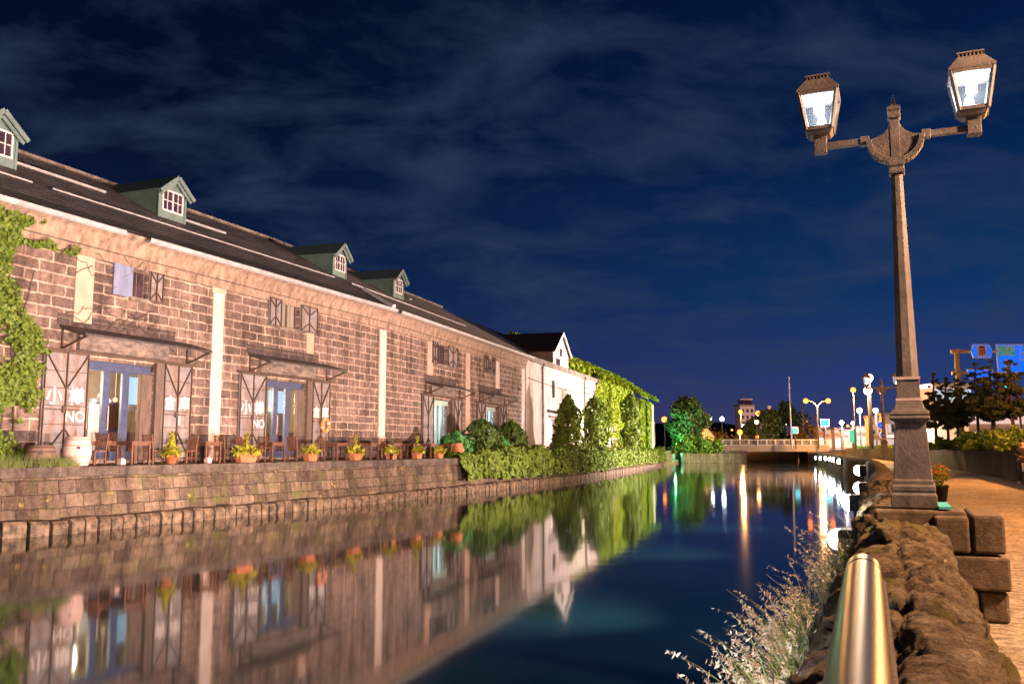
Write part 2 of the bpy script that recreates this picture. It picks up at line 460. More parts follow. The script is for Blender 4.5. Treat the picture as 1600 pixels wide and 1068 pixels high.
M["flower"] = leafmat("orange_flower_petals", (.45, .10, .02), (.75, .25, .06), 12)
M["grass"] = leafmat("grass_blades", (.10, .14, .035), (.30, .34, .12), 9)
M["seed"] = leafmat("grass_seed_heads", (.42, .33, .25), (.70, .60, .50), 12)
M["bark"] = mat("tree_bark", (.14, .085, .055), (.06, .038, .026), .9, scale=6, bump=.7, stretch=(3, 3, .5))
M["twig"] = mat("bare_vine_stem", (.10, .065, .05), (.05, .035, .028), .9, scale=6)
# ------------------------------------------------------------------ setting: water, banks, path, ground
TERR = 1.85      # level of the cafe terrace and of the left bank
PATH = 1.00      # level of the promenade on the right
STREET = 2.28    # street behind the promenade's retaining wall
def waterm():
    m, t, b = nodes("canal_water")
    b.inputs["Base Color"].default_value = (.0018, .0085, .0105, 1)
    b.inputs["Roughness"].default_value = .055
    b.inputs["IOR"].default_value = 1.34
    v = coord(t, "Object", (1, 1, 1))
    n = noise_n(t, v, .55, 2, .5)
    bump_n(t, b, n, .05, .05)
    return m
M["water"] = waterm()
left_ctrl = [(-48, -3), (-31, 10), (-20.2, 19.3), (-13.8, 24.4), (-11.7, 28.3), (-9.35, 33), (-5.4, 41.3), (-.1, 55), (4.95, 69), (14.0, 101), (23.6, 135), (26.6, 146)]
LQ = curve(left_ctrl, 1.2)
right_ctrl = [(-9.0, -20), (-2.55, -6), (0, 0), (.97, 2.3), (3.55, 8.4), (7.55, 18.5), (9.95, 24.2), (17.6, 44), (23, 60), (29.5, 80), (35.5, 100), (45.5, 135), (49.5, 150)]
RQ = curve(right_ctrl, .6)

mb = MB(); mb.quad((-160, -80, 0), (190, -80, 0), (190, 175, 0), (-160, 175, 0))
tag(mb.build("canal_water", M["water"]), kind="structure")

M["paving"] = stonewall("terrace_paving", .6, .6, (.12, .1, .08), (.20, .155, .125), (.25, .19, .155), .012, use_uv=True)
M["earth"] = mat("dark_ground", (.07, .06, .05), (.04, .035, .03), .95, scale=.3, bump=.2, bscale=2)
# left bank: one sheet from the quay edge inland
mb = MB(); nl = normals(LQ)
for i in range(len(LQ) - 1):
    a, b_ = LQ[i], LQ[i + 1]
    p = [a - nl[i] * .4, b_ - nl[i + 1] * .4]
    mb.quad((p[0].x, p[0].y, TERR), (p[1].x, p[1].y, TERR), (p[1].x - 70, p[1].y + 30, TERR), (p[0].x - 70, p[0].y + 30, TERR), uv=[(i, 0), (i + 1, 0), (i + 1, 70), (i, 70)])
tag(mb.build("terrace_paving", M["paving"]), kind="structure")
# quay wall, battered, with coping, and a footing of upright stones at the waterline
qw = empty("quay_wall", (0, 0, 0), 0, "long sloping mossy stone quay wall below the cafe terrace, footing stones at the water", "quay wall")
MB().strip(LQ, [(-.12, .30), (-.36, TERR - .28)]).build("masonry", M["quay"], qw)
MB().strip(LQ, [(-.36, TERR - .30), (-.30, TERR - .285), (-.30, TERR - .004), (-.95, TERR + .004)]).build("coping", M["coping"], qw)
MB().strip(LQ, [(.22, -1.5), (.22, .1), (.0, .32), (-.2, .33)]).build("footing_core", M["barrel_dark"], qw)
mb = MB(); fine = curve(left_ctrl, .25); nf = normals(fine); acc = 0; i = 0
while i < len(fine) - 4:
    st = 2
    p = fine[i]; q = fine[i + st]; n_ = nf[i]
    d = (q - p).normalized(); l = (q - p).length
    if p.y > 14:
        hh = .40 + random.uniform(-.035, .035); o = random.uniform(-.03, .03) + .20
        g = .035
        a = p + d * g; c = q - d * g
        def P(v, off, z): return (v.x + n_.x * off, v.y + n_.y * off, z)
        vs = [P(a, o + .14, -.4), P(c, o + .14, -.4), P(a, o + .17, hh - .1), P(c, o + .17, hh - .1), P(a, o + .08, hh), P(c, o + .08, hh), P(a, -.12, hh + .02), P(c, -.12, hh + .02)]
        mb.add(vs, [(0, 1, 3, 2), (2, 3, 5, 4), (4, 5, 7, 6), (0, 2, 4, 6), (1, 7, 5, 3)])
    i += st
mb.build("footing", M["footing"], qw, bevel=.02)

# promenade path on the right: gravelly paving, orange under the street lamps
def pathm():
    m, t, b = nodes("gravel_path")
    v = coord(t)
    f = noise_n(t, v, 9, 8, .9); g = noise_n(t, v, 1.2, 5)
    c = mix_n(t, 1, ramp_n(t, f, [(.38, (.05, .036, .028)), (.5, (.38, .30, .23)), (.60, (.85, .70, .55))]), ramp_n(t, g, [(.3, (.6, .6, .6)), (.65, (1.05, 1.05, 1.05))]), "MULTIPLY")
    t.links.new(c, b.inputs["Base Color"]); b.inputs["Roughness"].default_value = .85
    bump_n(t, b, f, 1.0, .06); return m
M["path"] = pathm()
OFF = 5.6
MB().strip(RQ, [(.1, PATH), (OFF + .3, PATH)]).build("promenade_path", M["path"])
tag(bpy.data.objects["promenade_path"], kind="structure")
MB().strip(RQ, [(OFF + .02, STREET), (OFF + 160, STREET)]).build("street_ground", M["earth"])
tag(bpy.data.objects["street_ground"], kind="structure")
mb = MB()
mb.quad((-1500, 165, 1.9), (1800, 165, 1.9), (1800, 3000, 1.9), (-1500, 3000, 1.9))
mb.quad((-1500, 165, -1), (1800, 165, -1), (1800, 165, 1.9), (-1500, 165, 1.9))
tag(mb.build("far_ground", M["earth"]), kind="structure")
# dark hills far behind
mb = MB(); pts = []
for i in range(61):
    x = -900 + i * 50
    z = 30 + 34 * mnoise.noise((x * .0025, 3.1, 0)) + 9 * mnoise.noise((x * .012, 7.7, 0)) + 14 * math.exp(-((x - 330) / 160) ** 2)
    pts.append((x, max(8, z)))
for i in range(60):
    (x0, z0), (x1, z1) = pts[i], pts[i + 1]
    mb.quad((x0, 1500, 0), (x1, 1500, 0), (x1, 1640, z1), (x0, 1640, z0)); mb.quad((x0, 1640, z0), (x1, 1640, z1), (x1, 1900, 0), (x0, 1900, 0))
tag(mb.build("hills", mat("dark_hillside", (.012, .015, .022), (.006, .008, .012), .95, scale=.01, bump=0), None, True), kind="structure")

# retaining wall of the promenade
MB().strip(RQ, [(OFF, PATH - .05), (OFF, STREET + .06), (OFF + .35, STREET + .06)]).build("retaining_wall", stonewall("retaining_wall_slabs", .45, 1.6, (.03, .028, .026), (.075, .07, .068), (.115, .105, .10), .03, use_uv=True, moss=.3))
tag(bpy.data.objects["retaining_wall"], "dark ribbed retaining wall along the landward side of the promenade path", "wall")

# ------------------------------------------------------------------ rough stone parapet on the right quay
def parapetm():
    m, t, b = nodes("rough_parapet_stone")
    v = coord(t); vs = coord(t, "Object", (1, 1, 1.5))
    a = noise_n(t, vs, 5.5, 11, .78); f = noise_n(t, v, 42, 6, .8)
    rg = t.nodes.new("ShaderNodeTexNoise"); rg.noise_type = "RIDGED_MULTIFRACTAL"; rg.inputs["Scale"].default_value = 3.4; rg.inputs["Detail"].default_value = 9; rg.inputs["Roughness"].default_value = .6
    t.links.new(vs, rg.inputs["Vector"])
    c = ramp_n(t, a, [(.34, (.04, .028, .018)), (.43, (.25, .175, .11)), (.53, (.50, .38, .26)), (.64, (.80, .68, .52))])
    c = mix_n(t, 1, c, ramp_n(t, f, [(.3, (.4, .4, .4)), (.62, (1.25, 1.25, 1.25))]), "MULTIPLY")
    c = mix_n(t, 1, c, ramp_n(t, rg.outputs[0], [(.22, (.40, .38, .36)), (.46, (1.05, 1.05, 1.05))]), "MULTIPLY")
    mo = ramp_n(t, noise_n(t, v, 1.9, 7, .75), [(.52, (0, 0, 0)), (.62, (.85, .85, .85))])
    c = mix_n(t, mo, c, (.19, .165, .025))
    t.links.new(c, b.inputs["Base Color"]); b.inputs["Roughness"].default_value = .9; b.inputs["Specular IOR Level"].default_value = .25
    bump_n(t, b, math_n(t, "ADD", math_n(t, "ADD", a, math_n(t, "MULTIPLY", f, .45)), math_n(t, "MULTIPLY", rg.outputs[0], .45)), 1.0, .13); return m
M["parapet"] = parapetm()
def parapet(path, y0, y1, name, fine):
    """stones .8-1.2 m long with a domed, split top; surface broken up by noise"""
    pts = [p for p in curve(right_ctrl, .02 if fine else .5) if y0 <= p.y <= y1]
    nr = normals(pts); mb = MB(); acc = [0]
    for i in range(1, len(pts)): acc.append(acc[-1] + (pts[i] - pts[i - 1]).length)
    prof = []
    N = 84 if fine else 12
    for j in range(N + 1):
        t = j / N
        if t < .25: prof.append((-.36 + .04 * t, -0.9 + (t / .25) * (PATH + .55 + .9)))
        elif t < .75:
            a = (t - .25) / .5; x = -.35 + .70 * a
            prof.append((x, PATH + .56 + .22 * (1 - abs(2 * a - 1) ** 2.6)))
        else:
            a = (t - .75) / .25; prof.append((.35 + .04 * a, PATH + .55 - a * .6))
    joints = []; s = .35
    rr = random.Random(5)
    while s < acc[-1]: joints.append(s); s += rr.uniform(.75, 1.35)
    k = len(prof); o = 0
    for i, p in enumerate(pts):
        st = sum(1 for q in joints if q <= acc[i]); dj = min([abs(acc[i] - q) for q in joints] or [9])
        ry = mnoise.noise((st * 7.3, 1.1, .2)) * .05; ro = mnoise.noise((st * 3.7, 5.1, .9)) * .04
        tilt = mnoise.noise((st * 5.1, 9.1, .3)) * .16
        gr = -.10 * math.exp(-(dj / .045) ** 2) if fine else -.05 * math.exp(-(dj / .2) ** 2)
        for j, (off, z) in enumerate(prof):
            q = Vector((acc[i] * 1.0, off * 1.2, z * 1.6))
            n1 = mnoise.fractal(q * 1.7, 1.0, 2.0, 4); n2 = mnoise.ridged_multi_fractal(Vector((acc[i] * 1.3 + off * 1.6, off * 2.2 - acc[i] * .4, z * 5 + st)), .9, 2.1, 4, 1.0, 2.0)
            top = max(0, min(1, (z - PATH - .3) / .3))
            d = .022 * n1 + .016 * (n2 - 1.0)
            if fine:
                W_ = Vector((mnoise.noise(q * 3), mnoise.noise(q * 3 + Vector((9, 2, 4))), mnoise.noise(q * 3 + Vector((1, 7, 3))))) * .10
                for fs, ks, hs in ((2.6, .30, .045), (7.0, .28, .016), (17.0, .25, .006)):
                    qs = Vector((acc[i] + off * .5, off * 1.3 - acc[i] * .15, z * 1.4)) * fs + W_ * fs
                    _, fp = mnoise.voronoi(qs)
                    f0 = fp[0]; tv = mnoise.cell_vector(f0 * 13.7) - Vector((.5, .5, .5)); dl = qs - f0
                    d += (dl.dot(tv) * ks + (tv.x + tv.y)) * hs
                d += .010 * mnoise.ridged_multi_fractal(Vector((acc[i] * 4.2 - off * 2, off * 6 + acc[i], z * 11)), .8, 2.2, 3, 1.0, 2.0) - .010 + .006 * mnoise.noise(Vector((acc[i] * 17, off * 17, z * 22)))
            sgn = -1 if off < 0 else 1
            edge = min(1, abs(off) / .3)
            oo = off + sgn * edge * (d + ro * sgn + gr * .8)
            zz_ = z + top * (d * 1.1 + ry + tilt * off + gr - .028 * math.exp(-((off - .02 * math.sin(acc[i] * 1.7)) / .014) ** 2))
            mb.v.append((p.x + nr[i].x * oo, p.y + nr[i].y * oo, zz_))
    for i in range(len(pts) - 1):
        for j in range(k - 1):
            mb.f.append([i * k + j, (i + 1) * k + j, (i + 1) * k + j + 1, i * k + j + 1]); mb.m.append(0); mb.uv.append(None)
    return mb.build(name, M["parapet"], None, True)
o = parapet(RQ, -3.5, 17.0, "stone_parapet", True)
tag(o, "rough mossy stone parapet wall in the foreground beside the promenade, under the steel rail", "parapet")
o = parapet(RQ, 17.0, 150, "stone_parapet", False)
tag(o, "far stretch of stone parapet curving away along the right bank towards the bridge", "parapet")

# ------------------------------------------------------------------ warehouses on the left bank
class Fac:
    def __init__(s, O, slope):
        s.O = Vector(O); s.d = Vector((slope, 1)).normalized(); s.n = Vector((s.d.y, -s.d.x)); s.rz = math.atan2(1, slope)
    def hit(s, px, py=690, w=0.0):
        r = ray(px, py); b = s.O + s.n * w
        # E + t r = b + u d
        det = r.x * -s.d.y + s.d.x * r.y
        t = (b.x * -s.d.y + s.d.x * b.y) / det
        u = (Vector((r.x * t, r.y * t)) - b).dot(s.d)
        return u, EYE + r.z * t - TERR
    def u(s, px, py=690, w=0.0): return s.hit(px, py, w)[0]
    def world(s, u, w, z=0): 
        p = s.O + s.d * u + s.n * w; return Vector((p.x, p.y, TERR + z))
FA = Fac((-6.7, 47.3), .404)
FB = Fac((-6.7, 47.3), .31)
EAVE = 7.95; RIDGE_D = 7.4; TANR = .577

def wall_holes(u0, u1, z0, z1, holes, y=0.0, depth=.4):
    """a wall face at local y with rectangular openings and their reveals"""
    mb = MB()
    us = sorted({u0, u1, *[h[0] for h in holes], *[h[1] for h in holes]}); zs = sorted({z0, z1, *[h[2] for h in holes], *[h[3] for h in holes]})
    for a, b in zip(us, us[1:]):
        for c, d in zip(zs, zs[1:]):
            cu, cz = (a + b) / 2, (c + d) / 2
            if any(h[0] < cu < h[1] and h[2] < cz < h[3] for h in holes): continue
            mb.quad((a, y, c), (b, y, c), (b, y, d), (a, y, d))
    for a, b, c, d in holes:
        Y = y + depth
        mb.quad((a, y, c), (a, Y, c), (a, Y, d), (a, y, d)); mb.quad((b, Y, c), (b, y, c), (b, y, d), (b, Y, d))
        mb.quad((a, y, d), (a, Y, d), (b, Y, d), (b, y, d)); mb.quad((a, Y, c), (a, y, c), (b, y, c), (b, Y, c))
    return mb

def text_mesh(txt, size, parent, loc, name="lettering", material=None, rot=(PI / 2, 0, 0), sx=1.0, align="CENTER"):
    cu = bpy.data.curves.new(name, "FONT"); cu.body = txt; cu.size = size; cu.extrude = .004; cu.align_x = align; cu.align_y = "CENTER"
    cu.offset = size * .012; cu.resolution_u = 3
    tmp = bpy.data.objects.new(name, cu); COL.objects.link(tmp)
    dg = bpy.context.evaluated_depsgraph_get(); me = bpy.data.meshes.new_from_object(tmp.evaluated_get(dg))
    bpy.data.objects.remove(tmp); bpy.data.curves.remove(cu)
    me.name = name; me.materials.clear(); me.materials.append(material or M["white_letters"])
    o = bpy.data.objects.new(name, me); COL.objects.link(o); o.parent = parent; o.location = loc; o.rotation_euler = rot; o.scale = (sx, 1, 1)
    return o

def shutter_leaf(root, u0, u1, z0, z1, y, chars, big=True):
    """iron shutter folded back flat on the wall, with its brace straps"""
    w = u1 - u0; h = z1 - z0; c = (u0 + u1) / 2
    sh = MB().box(u0, u1, y, y + .045, z0, z1).build("shutter", M["shutter"], root)
    mb = MB(); f = y - .018
    t = .07
    for a, b in (((u0 + t / 2, f, z0), (u0 + t / 2, f, z1)), ((u1 - t / 2, f, z0), (u1 - t / 2, f, z1)), ((u0 + t, f, z1 - t / 2), (u1 - t, f, z1 - t / 2)), ((u0 + t, f, z0 + t / 2), (u1 - t, f, z0 + t / 2))):
        mb.bar(a, b, t, .03)
    mb.bar((c, f - .004, z0), (c, f - .004, z1), .075, .03)
    if big:
        k = z0 + h * .66; l = z0 + h * .30
        for s in (-1, 1):
            mb.bar((c, f - .01, k), (c + s * (w / 2 - .05), f - .01, z1 - .06), .06, .03)
            mb.bar((c, f - .01, l), (c + s * (w / 2 - .05), f - .01, z0 + .06), .06, .03)
        mb.build("brace", M["rust"], sh)
        mb = MB()
        for q in (.17, .335, .505, .665, .82): mb.box(u0 + t, u1 - t, y - .006, y + .002, z0 + h * q - .012, z0 + h * q + .012)
        mb.build("seam", M["rust"], sh)
        mb = MB().bar((u0 + .1, y - .05, z0 + h * .47), (u0 + w * .8, y - .05, z0 + h * .47), .05, .03)
        mb.box(c - .12, c + .02, y - .07, y - .03, z0 + h * .44, z0 + h * .5)
        mb.build("bolt", M["rust"], sh)
    else:
        k1 = z0 + h * .64; k0 = z0 + h * .36
        for s in (-1, 1):
            mb.bar((c, f - .01, k1), (c + s * (w / 2 - .04), f - .01, z1 - .05), .05, .03)
            mb.bar((c, f - .01, k0), (c + s * (w / 2 - .04), f - .01, z0 + .05), .05, .03)
        mb.build("brace", M["rust"], sh)
    for txt, fx, fz, sz in chars:
        text_mesh(txt, sz, sh, (u0 + w * fx, y - .012, z0 + h * fz))
    return sh

def door_set(root, a, letters=True, cool=False):
    """iron-shuttered doorway: opening a .. a+2.85, canopy, shutters, glazed doors, lit room behind"""
    b = a + 2.85; top = 3.42
    L_ = [("小", .25, .585, .62), ("樽", .75, .585, .62), ("NO", .74, .405, .50)] if letters else []
    R_ = [("倉", .25, .585, .55), ("庫", .75, .585, .55), ("1", .60, .405, .50)] if letters else []
    shutter_leaf(root, a - 1.80, a - .10, .12, 3.58, -.10, L_)
    shutter_leaf(root, b + .42, b + 1.86, .12, 3.58, -.10, R_)
    MB().bar((a - 1.95, -.11, 3.63), (b + 2.0, -.11, 3.63), .07, .07).build("shutter_rail", M["rust"], root)
    # glazed door leaves
    fm = MB(); paint = M["blue_paint"]
    y0, y1 = .16, .26
    fm.box(a, b, y0 - .03, y1, top - .30, top)
    xs = [a, a + .78, a + 1.62, a + 2.30]
    fm.box(a, a + .17, y0, y1, .14, top - .30)
    for x in (xs[1], xs[2]): fm.box(x, x + .30, y0, y1, .14, top - .30)
    fm.box(a + .17, xs[1], y0 + .01, y1, .14, .42)
    fm.box(xs[1] + .30, xs[2], y0 + .01, y1, .14, .42); fm.box(xs[2] + .30, b - .5, y0 + .01, y1, .14, .42)
    dr = fm.build("door", paint if not cool else mat("pale_teal_door_paint", (.32, .46, .43), (.24, .36, .34), .5, scale=4, bump=.05), root)
    g = MB()
    for x0, x1 in ((a + .17, xs[1]), (xs[1] + .30, xs[2]), (xs[2] + .30, b - .5)): 
        MB().box(x0, x1, y0 + .05, y0 + .06, .42, top - .30).build("glass_pane", M["glass"], dr)
    for x in (a + .10, xs[1] + .22): MB().tube([(x, y0, 1.15), (x, y0 - .06, 1.15), (x, y0 - .06, 1.95), (x, y0, 1.95)], .018, 6).build("handle", M["pilaster"], dr)
    MB().box(b - .5, b, .02, .20, .12, top - .30).build("wooden_leaf", M["oldwood"], root)
    MB().box(b + .02, b + .36, -.14, -.003, .0, 3.56).build("door_post", M["oldwood"], root)
    # weathered board over the door, canopy on brackets
    MB().box(a - .55, b + .55, -.16, -.003, 3.70, 4.22).build("header_board", mat("grey_header_board", (.26, .20, .17), (.07, .05, .045), .85, scale=3.2, bump=.4, stretch=(1, 1, 2)), root)
    cp = MB(); c0, c1 = a - 1.25, b + 1.75
    n = int((c1 - c0) / .11)
    for i in range(n):
        x0 = c0 + i * (c1 - c0) / n; x1 = c0 + (i + .55) * (c1 - c0) / n; x2 = c0 + (i + 1) * (c1 - c0) / n
        for p, q, e in ((x0, x1, .03), (x1, x2, 0)):
            cp.add([(p, -.02, 4.42 + e), (q, -.02, 4.42 + e), (q, -1.15, 4.10 + e), (p, -1.15, 4.10 + e), (p, -.02, 4.37), (q, -.02, 4.37), (q, -1.15, 4.05), (p, -1.15, 4.05)],
                   [(0, 1, 2, 3), (4, 7, 6, 5), (3, 2, 6, 7), (0, 3, 7, 4), (1, 5, 6, 2)])
    can = cp.build("canopy", M["canopy"], root)
    for x in (c0 + .12, c1 - .12):
        MB().bar((x, -.03, 3.68), (x, -1.08, 4.05), .06, .06).bar((x, -.03, 4.3), (x, -.03, 3.6), .07, .05).bar((x, -.03, 4.33), (x, -1.12, 4.02), .05, .05).build("bracket", M["rust"], can)
    # dark lintel course above the canopy
    MB().box(a - 1.35, b + 1.0, -.004, .1, 4.46, 4.82).build("lintel", M["darkstone"], root)
    MB().box(a - .15, b + .15, -.35, .3, 0, .12).build("door_step", M["coping_grey"], root)
    # the room behind
    i0, i1 = a - .3, b + 4.55
    rm = MB(); 
    rm.quad((i0, 4.2, 0), (i1, 4.2, 0), (i1, 4.2, 3.6), (i0, 4.2, 3.6)); rm.quad((i0, .42, 0), (i0, 4.2, 0), (i0, 4.2, 3.6), (i0, .42, 3.6)); rm.quad((i1, 4.2, 0), (i1, .42, 0), (i1, .42, 3.6), (i1, 4.2, 3.6))
    rm.quad((i0, .42, .1), (i1, .42, .1), (i1, 4.2, .1), (i0, 4.2, .1)); rm.quad((i0, .42, 3.6), (i0, 4.2, 3.6), (i1, 4.2, 3.6), (i1, .42, 3.6))
    room = rm.build("shop_interior", M["cream"] if not cool else M["paper"], root)
    for nm, bx in (("counter", (a + 3.6, a + 5.6, 3.1, 3.7, .11, 1.15)), ("wall_shelf", (a + 4.2, a + 5.2, 3.85, 4.11, 1.3, 2.3)), ("cabinet", (a + 5.9, a + 7.0, 2.6, 3.2, .11, 1.3)), ("cabinet", (a + 1.2, a + 1.7, 2.2, 2.9, .11, 1.0))):
        MB().box(*bx).build(nm, M["wood"] if not cool else M["plaster"], room)
    mb = MB()
    for k in range(9): mb.box(a + 3.1 + k * .40, a + 3.38 + k * .40, 4.12, 4.18, 1.5 + (k * 37 % 5) * .13, 2.1 + (k * 53 % 4) * .16)
    mb.build("poster", M["paper"], room)
    mb = MB()
    for k, (x, y) in enumerate(((a + 2.6, 2.2), (a + 3.5, 2.4), (a + 4.3, 2.0), (a + 5.2, 2.8))):
        mb = MB(); mb.sphere((x, y, 2.45 - .12 * (k % 2)), .085, 10); mb.bar((x, y, 2.52 - .12 * (k % 2)), (x, y, 3.58), .015); mb.build("pendant_lamp", M["warmbulb"] if not cool else M["coolpanel"], room)
    if not cool:
        MB().box(a + 5.7, a + 6.9, 4.10, 4.19, 2.3, 3.4).build("back_window", M["coolpanel"], room)
        MB().box(a + 1.75, a + 2.35, 1.7, 1.78, .12, 2.1).build("menu_board", M["paper"], room)
    light("room_light", "POINT", (a + .25, 1.15, 2.6), 1000 if not cool else 520, (1, .80, .52) if not cool else (.70, .93, 1), room, .7)
    return a, b
M["canopy"] = mat("corrugated_canopy_iron", (.10, .085, .085), (.05, .04, .042), .55, .3, scale=3, bump=.2)

def window_set(root, uL, ua, ub, uR, z0, z1, left_mat="shutter", curtain=False, cool=False):
    fr = MB(); t = .05
    for x0, x1, c, d in ((ua, ua + t, z0, z1), (ub - t, ub, z0, z1), (ua + t, ub - t, z0, z0 + t), (ua + t, ub - t, z1 - t, z1), ((ua + ub) / 2 - .02, (ua + ub) / 2 + .02, z0 + t, z1 - t)):
        fr.box(x0, x1, .15, .21, c, d)
    w = fr.build("window", M["oldwood"], root)
    MB().box(ua + t, ub - t, .18, .19, z0 + t, z1 - t).build("pane", M["glass"] if (curtain or cool) else M["darkglass"], w)
    if curtain:
        mb = MB(); n = 26
        for i in range(n):
            x0 = ua + (ub - ua) * i / n; x1 = ua + (ub - ua) * (i + 1) / n
            mb.quad((x0, .27 + .03 * math.sin(i * 1.7), z0), (x1, .27 + .03 * math.sin((i + 1) * 1.7), z0), (x1, .27 + .03 * math.sin((i + 1) * 1.7), z1), (x0, .27 + .03 * math.sin(i * 1.7), z1))
        mb.build("curtain", M["curtain"], w, True)
    else:
        MB().box(ua, ub, .36, .40, z0, z1).build("blind", M["oldwood"] if not cool else M["coolpanel"], w)
    MB().box(ua - .12, ub + .12, -.10, .1, z0 - .14, z0 - .003).build("sill", M["coping_grey"], w)
    if uL is not None:
        s = shutter_leaf(root, uL, ua - .03, z0 - .05, z1 + .05, -.08, [], False)
        if left_mat == "plain":
            for ch in list(s.children): bpy.data.objects.remove(ch)
            s.data.materials[0] = M["blue_panel"]
    if uR is not None:
        shutter_leaf(root, ub + .03, uR, z0 - .05, z1 + .05, -.08, [], False)

def dormer(root, u, D, w=1.55, hgt=1.35, z_off=0.0):
    """gabled dormer; front plane at depth D behind the wall face"""
    z0 = EAVE + TANR * D - .25; z1 = z0 + .25 + hgt; zp = z1 + w * .40
    back = lambda z: (z - EAVE) / TANR
    h = w / 2
    b1 = back(z1); b2 = back(zp)
    mb = MB()
    mb.add([(u - h, D, z0), (u + h, D, z0), (u + h, D, z1), (u, D, zp), (u - h, D, z1)], [(0, 1, 2, 3, 4)])
    mb.add([(u - h, D, z0), (u - h, D, z1), (u - h, b1, z1)], [(0, 1, 2)], 1); mb.add([(u + h, D, z0), (u + h, D, z1), (u + h, b1, z1)], [(0, 2, 1)], 1)
    d = mb.build("dormer", [M["green_paint"], M["green_dark"]], root)
    # roof slabs with overhang
    o = .22; f = D - .28
    mb = MB()
    sl = (zp - z1) / h
    for s in (-1, 1):
        e = u + s * (h + o); ze = z1 - o * sl
        p = [(u, f, zp + .02), (e, f, ze + .02), (e, b1 + .3, ze + .02), (u, b2 + .3, zp + .02)]
        q = [(a, b, c + .07) for a, b, c in p]
        mb.add(p + q, [(0, 1, 2, 3) if s < 0 else (3, 2, 1, 0), (4, 7, 6, 5) if s < 0 else (5, 6, 7, 4), (0, 4, 5, 1), (1, 5, 6, 2)])
    mb.build("dormer_roof", M["green_dark"], d)
    for s in (-1, 1):
        mb = MB(); mb.bar((u + s * .01, f - .045, zp - .02), (u + s * (h + o), f - .045, z1 - o * sl - .02), .05, .17, up=(0, 0, 1))
        mb.bar((u + s * .01, f + .06, zp - .2), (u + s * (h + o - .1), f + .06, z1 - o * sl - .12), .05, .12, up=(0, 0, 1))
        mb.build("bargeboard", M["green_paint"], d)
    # corner boards and window
    for s in (-1, 1): MB().box(u + s * h - .05, u + s * h + .05, D - .03, D - .003, z0 + .12, z1 - .02).build("corner_board", M["green_paint"], d)
    wz0, wz1 = z0 + .25 + .42, z1 + .02; ww = w * .40
    MB().box(u - ww, u + ww, D - .012, D - .004, wz0, wz1).build("window", M["darkglass"], d)
    mb = MB(); fy0, fy1 = D - .05, D - .014
    for x in (-ww, -.035, ww - .07): mb.box(u + x, u + x + .07, fy0, fy1, wz0, wz1)
    for z in (wz0, wz1 - .07): mb.box(u - ww + .07, u - .035, fy0, fy1, z, z + .07); mb.box(u + .035, u + ww - .07, fy0, fy1, z, z + .07)
    m_ = (wz0 + wz1) / 2
    for sx in (-1, 1):
        c = u + sx * ww / 2
        mb.box(c - .015, c + .015, fy0 + .01, fy1, wz0 + .07, wz1 - .07)
        a, b = (u - ww + .07, u - .035) if sx < 0 else (u + .035, u + ww - .07)
        mb.box(a, c - .015, fy0 + .01, fy1, m_ - .015, m_ + .015); mb.box(c + .015, b, fy0 + .01, fy1, m_ - .015, m_ + .015)
    mb.build("window_frame", M["white_paint"], d)
    return d

def roof_bar(root, u0, u1, D, th=.10):
    z = EAVE + TANR * D
    mb = MB(); mb.bar((u0, D, z + .16), (u1, D, z + .16), .05, th)
    n = max(2, int((u1 - u0) / .9))
    for i in range(n + 1):
        x = u0 + .1 + (u1 - u0 - .2) * i / n; mb.bar((x, D + .12, z + .05), (x, D, z + .15), .03)
    mb.build("snow_guard", M["gutter"], root)

